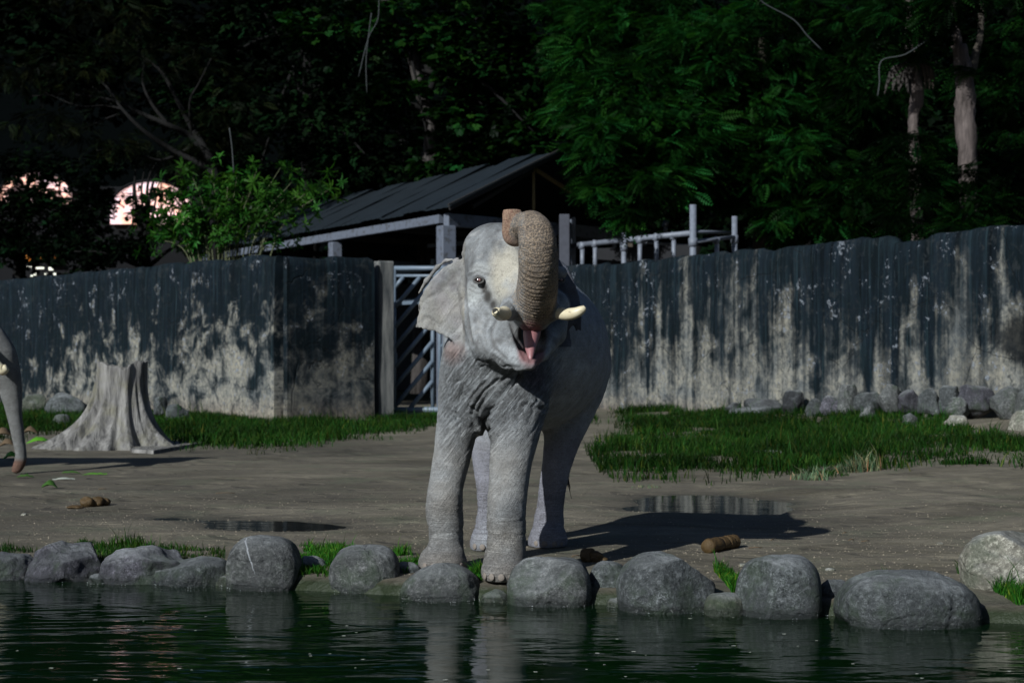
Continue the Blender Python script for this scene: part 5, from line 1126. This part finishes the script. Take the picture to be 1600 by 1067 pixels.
# creepers hanging in the dark
VINE = m_plain('pale creeper stem', (.04, .045, .045), .7)
for i, (P, lab) in enumerate([([(592, -10, 60), (590, 30, 60), (575, 60, 60), (560, 120, 60)], 'pale creeper looping down near the top centre'), ([(580, 20, 60), (572, 90, 60), (573, 145, 60)], 'thin creeper hanging beside a pale looping one'),
        ([(1185, -10, 52), (1195, 5, 52), (1240, 30, 52), (1262, 55, 52), (1285, 78, 52)], 'long pale bare creeper arching at the top of the feathery trees'), ([(1450, 62, 45), (1415, 85, 45), (1378, 95, 45), (1375, 130, 45), (1372, 150, 45)], 'bare twig bending down left of the leaning pale trunk'), ([(358, 200, 45), (362, 230, 45), (365, 270, 45)], 'thin upright stem above the leafy bush')]):
    g = MB(); B = bez([px((*q, .018)) for q in P], 5); c = B[0][:3]; g.tube([tuple(q[:3] - c) for q in B], .018, 6); o = g.put('creeper', VINE, None, True); o.location = tuple(c); tag(o, lab, 'creeper')
# bush over the left wall
def bush():
    d = 46.5; b = at(350, 430, d); b[2] = 0; root = thing('leafy_bush', tuple(b), 'bright leafy bush with long leaves and arching stems leaning over the left wall', 'bush'); r = np.random.default_rng(9); P = []; D = []; rr_ = random.Random(9)
    tips = [(300, 275), (330, 262), (355, 292), (400, 268), (420, 300), (455, 285), (470, 300), (440, 330), (380, 305), (345, 330), (290, 310), (262, 330), (245, 350), (232, 372), (270, 362), (300, 350), (330, 360), (385, 335), (470, 325), (482, 318), (300, 385), (445, 385), (520, 292), (438, 262), (310, 330), (370, 275), (278, 282), (322, 300), (405, 325), (360, 350), (480, 300), (445, 310), (258, 305), (340, 312), (395, 290), (232, 340)]
    for i, (x, y) in enumerate(tips):
        dd = d + rr_.uniform(-.7, .7); a = at(350 + (x - 350) * .35, 420, d); a[2] = min(a[2], 3.6); t_ = at(x, y, dd); mid = (a + t_) / 2 + np.array([(x - 350) * -.002, 0, .35]); B = bez([(*a, .022), (*mid, .014), (*t_, .006)], 5)
        g = MB(); g.tube([tuple(q[:3] - b) for q in B], [float(q[3]) for q in B], 5); g.put('stem', m_bush_stem, root, True)
        for k in range(3):
            q = B[-1 - k * 2][:3]; dr = B[-1][:3] - B[-3][:3]; P.append(q - b + r.normal(0, .05, 3)); D.append(dr / np.linalg.norm(dr) + r.normal(0, .3, 3))
    P = np.array(P); D = np.array(D)
    for k in range(3): P = np.concatenate([P, P[:len(tips) * 3] + r.normal(0, .22, (len(tips) * 3, 3))]); D = np.concatenate([D, D[:len(tips) * 3] + r.normal(0, .5, (len(tips) * 3, 3))])
    S = r.uniform(.20, .46, len(P)); V, Fc = sprays(P, D, S, LAN, r, .6); me = mesh_np('foliage', V, Fc, False); k = r.uniform(.25, 1.25, len(P)) ; h = r.uniform(-.4, .7, len(P)); set_col(me, np.stack([k * (1 + h * .6), k, k * (1 - .3 * h)], 1).repeat(len(LAN[0]), 0)); put('foliage', me, GREEN3, root)
m_bush_stem = m_plain('bush stem', (.11, .12, .06), .7)
bush()

# ------------------------------------------------------------------ lit building far behind on the left
def lit_building():
    d = 112.0; b = np.array([-27.0, d, 0]); root = thing('lit_building', tuple(b), 'distant building with glowing pinkish arched openings seen through trees on the left', 'building')
    GLOW = NT('lit arch screen'); o = GLOW.obj(); n = GLOW.noise(o, .55, 3); c = GLOW.mix(GLOW.ramp(n, [(.42, 0), (.6, 1)]), (.88, .62, .68), (1.0, .52, .38)); GLOW.fin(c, .8); GLOW.l(c, GLOW.b.inputs['Emission Color']); GLOW.b.inputs['Emission Strength'].default_value = .75
    DW = m_plain('night-dark render', (.004, .004, .005), .9)
    g = MB(); g.box((0, 2.4, 6.2), (26, 4, 12.4)); g.put('wall', DW, root); g = MB(); g.box((0, 2.3, 12.55), (26.6, 4.6, .3)); g.put('parapet', DW, root)
    def arch(cx, yb, w, yt, em, nm='arched_opening'):
        c = at(cx, yb, d); top = at(cx, yt, d)[2]; W = w * d / F; z0 = c[2]; hh = top - z0; sp = hh * .35; pts = [(-W / 2, z0), (W / 2, z0)] + [(W / 2 * math.cos(t), z0 + sp + (hh - sp) * math.sin(t)) for t in np.linspace(0, math.pi, 24)]
        v = [(c[0] + x - b[0], -.02, z) for x, z in pts] + [(c[0] + x - b[0], .3, z) for x, z in pts]; n = len(pts); g = MB(); g.add(v, [tuple(range(n)), tuple(range(n, 2 * n))[::-1]] + [(i, (i + 1) % n, (i + 1) % n + n, i + n) for i in range(n)]); a = g.put(nm, GLOW.m, root)
        g = MB(); g.tube([(c[0] + x - b[0], -.08, z) for x, z in pts[2:]], .10, 6); g.put('arch_rim', DW, a)
        for fx in (-.22, .12, .34):
            x = c[0] - b[0] + fx * W; g = MB(); g.beam((x, -.1, z0), (x, -.1, z0 + sp + (hh - sp) * math.sqrt(max(0, 1 - (2 * fx) ** 2))), .07, .07, 0); g.put('mullion', DW, a)
    arch(236, 350, 128, 282, 1); arch(55, 318, 110, 268, 1)
    SHOP = NT('lit shop front'); SHOP.fin((.9, .85, .7), .8); SHOP.b.inputs['Emission Color'].default_value = (.8, .85, .75, 1); SHOP.b.inputs['Emission Strength'].default_value = .7
    ORA = NT('orange lit awning'); ORA.fin((.9, .35, .08), .8); ORA.b.inputs['Emission Color'].default_value = (1, .30, .05, 1); ORA.b.inputs['Emission Strength'].default_value = .5
    for x, y, w, h in ((34, 428, .22, .16), (46, 418, .3, .14), (55, 427, .16, .3), (63, 419, .5, .12), (72, 428, .14, .14), (80, 420, .3, .2), (86, 429, .14, .2), (50, 431, .14, .1)):
        c = at(x, y, d); g = MB(); g.box((c[0] - b[0], -.1, c[2]), (w, .1, h)); g.put('lit_pane', SHOP.m, root)
    for x, w in ((40, .7), (72, .8), (84, .3)): c = at(x, 404, d); g = MB(); g.box((c[0] - b[0], -.3, c[2]), (w, .6, .28), Matrix.Rotation(R(-20), 3, 'X'), .05); g.put('awning', ORA.m, root)
    c = at(32, 432, d); put('lamp', sphere_mesh('lamp', .22, 12), SHOP2, root, (c[0] - b[0], -.6, c[2]))
SHOP2 = NT('bright lamp'); SHOP2.fin((1, 1, 1), .5); SHOP2.b.inputs['Emission Color'].default_value = (.75, .9, 1, 1); SHOP2.b.inputs['Emission Strength'].default_value = 3.0; SHOP2 = SHOP2.m
lit_building()

# ------------------------------------------------------------------ second elephant, almost all of it beyond the left edge
def elephant_second():
    b = np.array([-9.6, 23.5, 0.]); d = 23.5; Fd = Field((-12.4, 22.4, -.03), (-6.2, 24.7, 3.0), .03); A = at
    Fd.ell((-10.0, 23.6, 1.75), (1.25, .62, .68), k=.1); Fd.ell((-10.9, 23.6, 1.7), (.7, .58, .7), k=.3); Fd.ell((-9.1, 23.6, 1.75), (.6, .52, .62), k=.3)
    for x, y in ((-8.95, 23.25), (-9.1, 23.95), (-10.9, 23.3), (-11.1, 23.95)): Fd.chain([((x, y, 1.5), .26), ((x, y, .8), .17), ((x, y, .3), .14), ((x, y, .05), .18)], k=.12)
    Fd.seg((-8.9, 23.6, 2.0), (-8.0, 23.55, 2.25), .45, .36, .2); Fd.ell((-7.75, 23.5, 2.35), (.42, .36, .45), k=.15); Fd.ell((-7.55, 23.5, 2.0), (.30, .26, .35), k=.15); Fd.seg((-7.7, 23.5, 1.85), (-7.3, 23.5, 1.72), .16, .07, .1)
    T = bez([px(q) for q in [(-66, 490, d, .26), (-42, 508, d, .25), (-6, 548, d, .235), (8, 580, d, .19), (15, 604, d, .155), (19, 622, d, .128), (24, 655, d, .096), (29, 685, d, .080), (33, 708, d, .070), (32, 722, d, .072), (25, 735, d, .058)]], 4); Fd.chain([(p[:3], p[3]) for p in T], k=.06)
    V0 = -7.9; Fd.plate([(-7.85, 2.6), (-8.3, 2.65), (-8.6, 2.3), (-8.55, 1.8), (-8.3, 1.5), (-8.0, 1.9)], lambda x, z: 23.1 - .2 * (x + 7.9) + 0 * z, .03, .05)
    Fd.floor(0); V, Q = Fd.mesh(); V = lap(V, Q, 2); N = grad_normals(V, Q); z = V[:, 2]
    V = V + N * (.008 * fbm(V * 6, 3, 3))[:, None]; C = np.tile([.25, .25, .24], (len(V), 1)) * (1 + .2 * fbm(V * 3, 3, 4))[:, None]
    tr = (V[:, 0] > -7.35); cx_ = V[:, 0]; C = lerp(C, tr * np.clip((.22 - (z - .0)) / .05, 0, 1) * (V[:, 0] > -7.2), (.22, .12, .085))
    prm = np.stack([0 * z, .2 + 0 * z, .9 + 0 * z], 1)
    root = thing('elephant', tuple(b), 'second elephant at the left edge, only its hanging trunk and tusk tip in view', 'elephant'); me = mesh_np('body', V - b, Q); set_col(me, C); set_col(me, prm, 'Prm'); put('body', me, SKIN, root)
    for dy in (-.42, .25):
        B = bez([(*at(-40, 530, d + dy), .09), (*at(-14, 562, d + dy * 1.1), .08), (*at(2, 578, d + dy * 1.1), .075), (*at(11, 574, d + dy * 1.1), .05)], 5); g = MB(); g.tube([tuple(q[:3] - b) for q in B], [float(q[3]) for q in B], 12); g.put('tusk', IVORY, root, True)
elephant_second()

# ------------------------------------------------------------------ dung, leaves, litter
DUNG = NT('brown dung'); _o = DUNG.obj(); _n = DUNG.noise(_o, 30, 5, .7); DUNG = DUNG.fin(DUNG.mix(_n, (.04, .024, .009), (.12, .07, .022)), .6, DUNG.bump(_n, .9, .015), .4)
def lumps(name, parts, lab, cat='dung'):
    d = gd(parts[0][4]); x0 = (parts[0][0] - 800) * d / F; root = thing(name, (x0, d, 0), lab, cat)
    for i, (cx, cy, w, h, gy) in enumerate(parts):
        dd = gd(gy); s = dd / F; z = float(g_h((cx - 800) * s, dd)); o = put('lump', stone_mesh((w * s, w * s * .8, h * s * 1.1), 200 + i + int(cx), .3, .16, 4, .3), DUNG, root, ((cx - 800) * s - x0, dd - d, z + h * s * .42))
lumps('dung_heap', [(136, 778, 24, 17, 790), (150, 777, 26, 16, 789), (163, 779, 20, 13, 788), (118, 788, 26, 5, 792)], 'small heap of golden-brown dung on the path at the left')
lumps('dung_heap', [(918, 866, 24, 22, 877), (932, 868, 24, 18, 877), (942, 872, 16, 9, 878)], 'wet brown dung lump behind the greenish rounded stone')
def dung_log():
    a = np.array([(1104 - 800) * gd(864) / F, gd(864), 0]); b = np.array([(1152 - 800) * gd(858) / F, gd(858) + .12, 0]); base = a.copy(); base[2] = float(g_h(a[0], a[1])); root = thing('dung_log', tuple(base), 'thick brown cylindrical dung log lying on the sand right of the elephant', 'dung'); dr = b - a; L = np.linalg.norm(dr); dr = dr / L
    for i, (s0, s1, r) in enumerate(((0, .46, .062), (.44, .66, .058), (.64, .84, .062), (.82, 1.0, .060))):
        g = MB(); n = 7; P = []; Rr = []
        for k in range(n): t_ = s0 + (s1 - s0) * k / (n - 1); P.append(tuple(dr * L * t_ + np.array([0, 0, .055]))); Rr.append(r * (.86 if k in (0, n - 1) else 1.0) * (1 + .04 * math.sin(k * 2)))
        g.tube(P, Rr, 18, True, .07, i); g.put('lump', DUNG, root, True)
dung_log()
LEAFB = m_plain('fresh banana leaf', (.10, .30, .02), .4, .4, 5); WHT = m_plain('pale stalk', (.45, .47, .40), .5); DRYL = m_plain('dry litter', (.12, .08, .045), .8, .5)
def leaf_piece(px_, py_, w, m, lab, seed, tilt=.2, name='leaf_piece', cat='leaf', l=.45):
    d = gd(py_); s = d / F; x = (px_ - 800) * s; r = random.Random(seed); W = w * s; v = []; n = 9; g = MB()
    for i in range(n):
        u = i / (n - 1); hw = W * l * .5 * math.sin(math.pi * min(max(u, .06), .96)) * r.uniform(.7, 1.15); zz_ = tilt * W * .5 * math.sin(math.pi * u) + r.uniform(0, .02)
        v += [((u - .5) * W, -hw, zz_ * .5), ((u - .5) * W, 0, zz_), ((u - .5) * W, hw, zz_ * .4)]
    f = [(i * 3 + k, i * 3 + 3 + k, i * 3 + 4 + k, i * 3 + 1 + k) for i in range(n - 1) for k in (0, 1)]; nn = len(v); v2 = v + [(a, b_, c - .006) for a, b_, c in v]; f2 = f + [tuple(q + nn for q in w_[::-1]) for w_ in f]
    g.add(v2, f2); o = g.put(name, m, None, True); o.location = (x, d, float(g_h(x, d)) + .012); o.rotation_euler = (0, 0, r.uniform(-.5, .5)); return tag(o, lab, cat)
leaf_piece(62, 694, 40, LEAFB, 'bright green banana leaf piece beside the left elephant\'s trunk', 1, .5); leaf_piece(18, 718, 26, LEAFB, 'green leaf scrap left of the trunk tip at the left edge', 2, .9)
leaf_piece(12, 700, 30, DRYL, 'brown dry leaves in the fodder pile at the left edge', 3, .9); leaf_piece(6, 686, 34, DRYL, 'brown crumpled leaf at the back of the fodder pile', 4, 1.0); leaf_piece(48, 680, 26, DRYL, 'dry brown leaf heap behind the bright banana leaf', 5, .9)
leaf_piece(100, 749, 34, WHT, 'flat whitish stalk piece on the path near the left', 6, .1, 'stalk_piece', 'stalk', .2); leaf_piece(148, 742, 38, LEAFB, 'thin green leaf strip on the path, right of the whitish stalk', 7, .1, l=.2); leaf_piece(78, 764, 26, GRN_ := m_plain('dull green leaf', (.05, .12, .02), .5), 'small dark green leaf bunch on the path in front of the whitish stalk', 8, .9, l=.7)
leaf_piece(112, 740, 30, GRN_, 'green shred behind the whitish stalk', 9, .2, l=.25); leaf_piece(40, 745, 26, GRN_, 'dull leaf scrap by the left elephant\'s trunk tip', 10, .3)
for i, (x, y, w) in enumerate([(1330, 846, 10), (1352, 848, 14), (1207, 846, 6), (1180, 858, 22), (1530, 852, 16), (1320, 834, 8), (900, 870, 14), (1000, 876, 18), (690, 905, 6), (352, 770, 30), (160, 764, 12)]):
    d = gd(y); x0 = (x - 800) * d / F; W = w * d / F; g = MB(); zz_ = float(g_h(x0, d)); rr_ = random.Random(i)
    if y > 900: continue
    g.tube([(-W / 2, 0, .006), (0, rr_.uniform(-.03, .03), .016), (W / 2, rr_.uniform(-.05, .05), .01)], .004, 5); o = g.put('twig', DRYL, None, True); o.location = (x0, d, zz_); tag(o, ['thin dark twig on the sand behind the squarish stone', 'forked twig on the sand above the long boulder', 'tiny dark chip on the sand above the round boulder', 'dark twig lying right of the dung log', 'small twig on the sand toward the right edge', 'short stick on sand above the squarish stone', 'straw beside the wet dung lump', 'straw on the sand behind the largest boulder', '', 'pale long twig on the path left of the elephant', 'short twig near the golden dung heap'][i], 'twig')
# loose grit and chaff on the sand
r = np.random.default_rng(77); n = 9000; c = r.uniform(-20, 1620, n); q = 1 - r.power(1.6, n) * .999; rw = 760 + (905 - 760) * r.uniform(0, 1, n) ** .8; Yd = gd(rw); Xd = (c - 800) * Yd / F; k = Yd > bank(Xd) + .35; Xd, Yd = Xd[k], Yd[k]; s = r.uniform(.003, .009, len(Xd)); Zd = g_h(Xd, Yd)
TV = np.array([(1, 0, 0), (-.5, .87, 0), (-.5, -.87, 0), (0, 0, .9)]); TF = np.array([(0, 1, 3), (1, 2, 3), (2, 0, 3)]); V = np.stack([Xd, Yd, Zd], 1)[:, None] + TV[None] * s[:, None, None] * r.uniform(.5, 1.6, (len(Xd), 1, 3)); Fc = (np.arange(len(Xd)) * 4)[:, None, None] + TF[None]
me = mesh_np('grit', V.reshape(-1, 3), Fc.reshape(-1, 3), False); k = r.uniform(.3, 1.3, len(Xd)); set_col(me, np.stack([k, k * .95, k * .85], 1).repeat(4, 0)); GM = NT('grit'); GM = GM.fin(GM.mix(1.0, GM.attr('Col'), (.26, .23, .19), 'MULTIPLY'), .8); tag(put('grit', me, GM), kind='stuff')
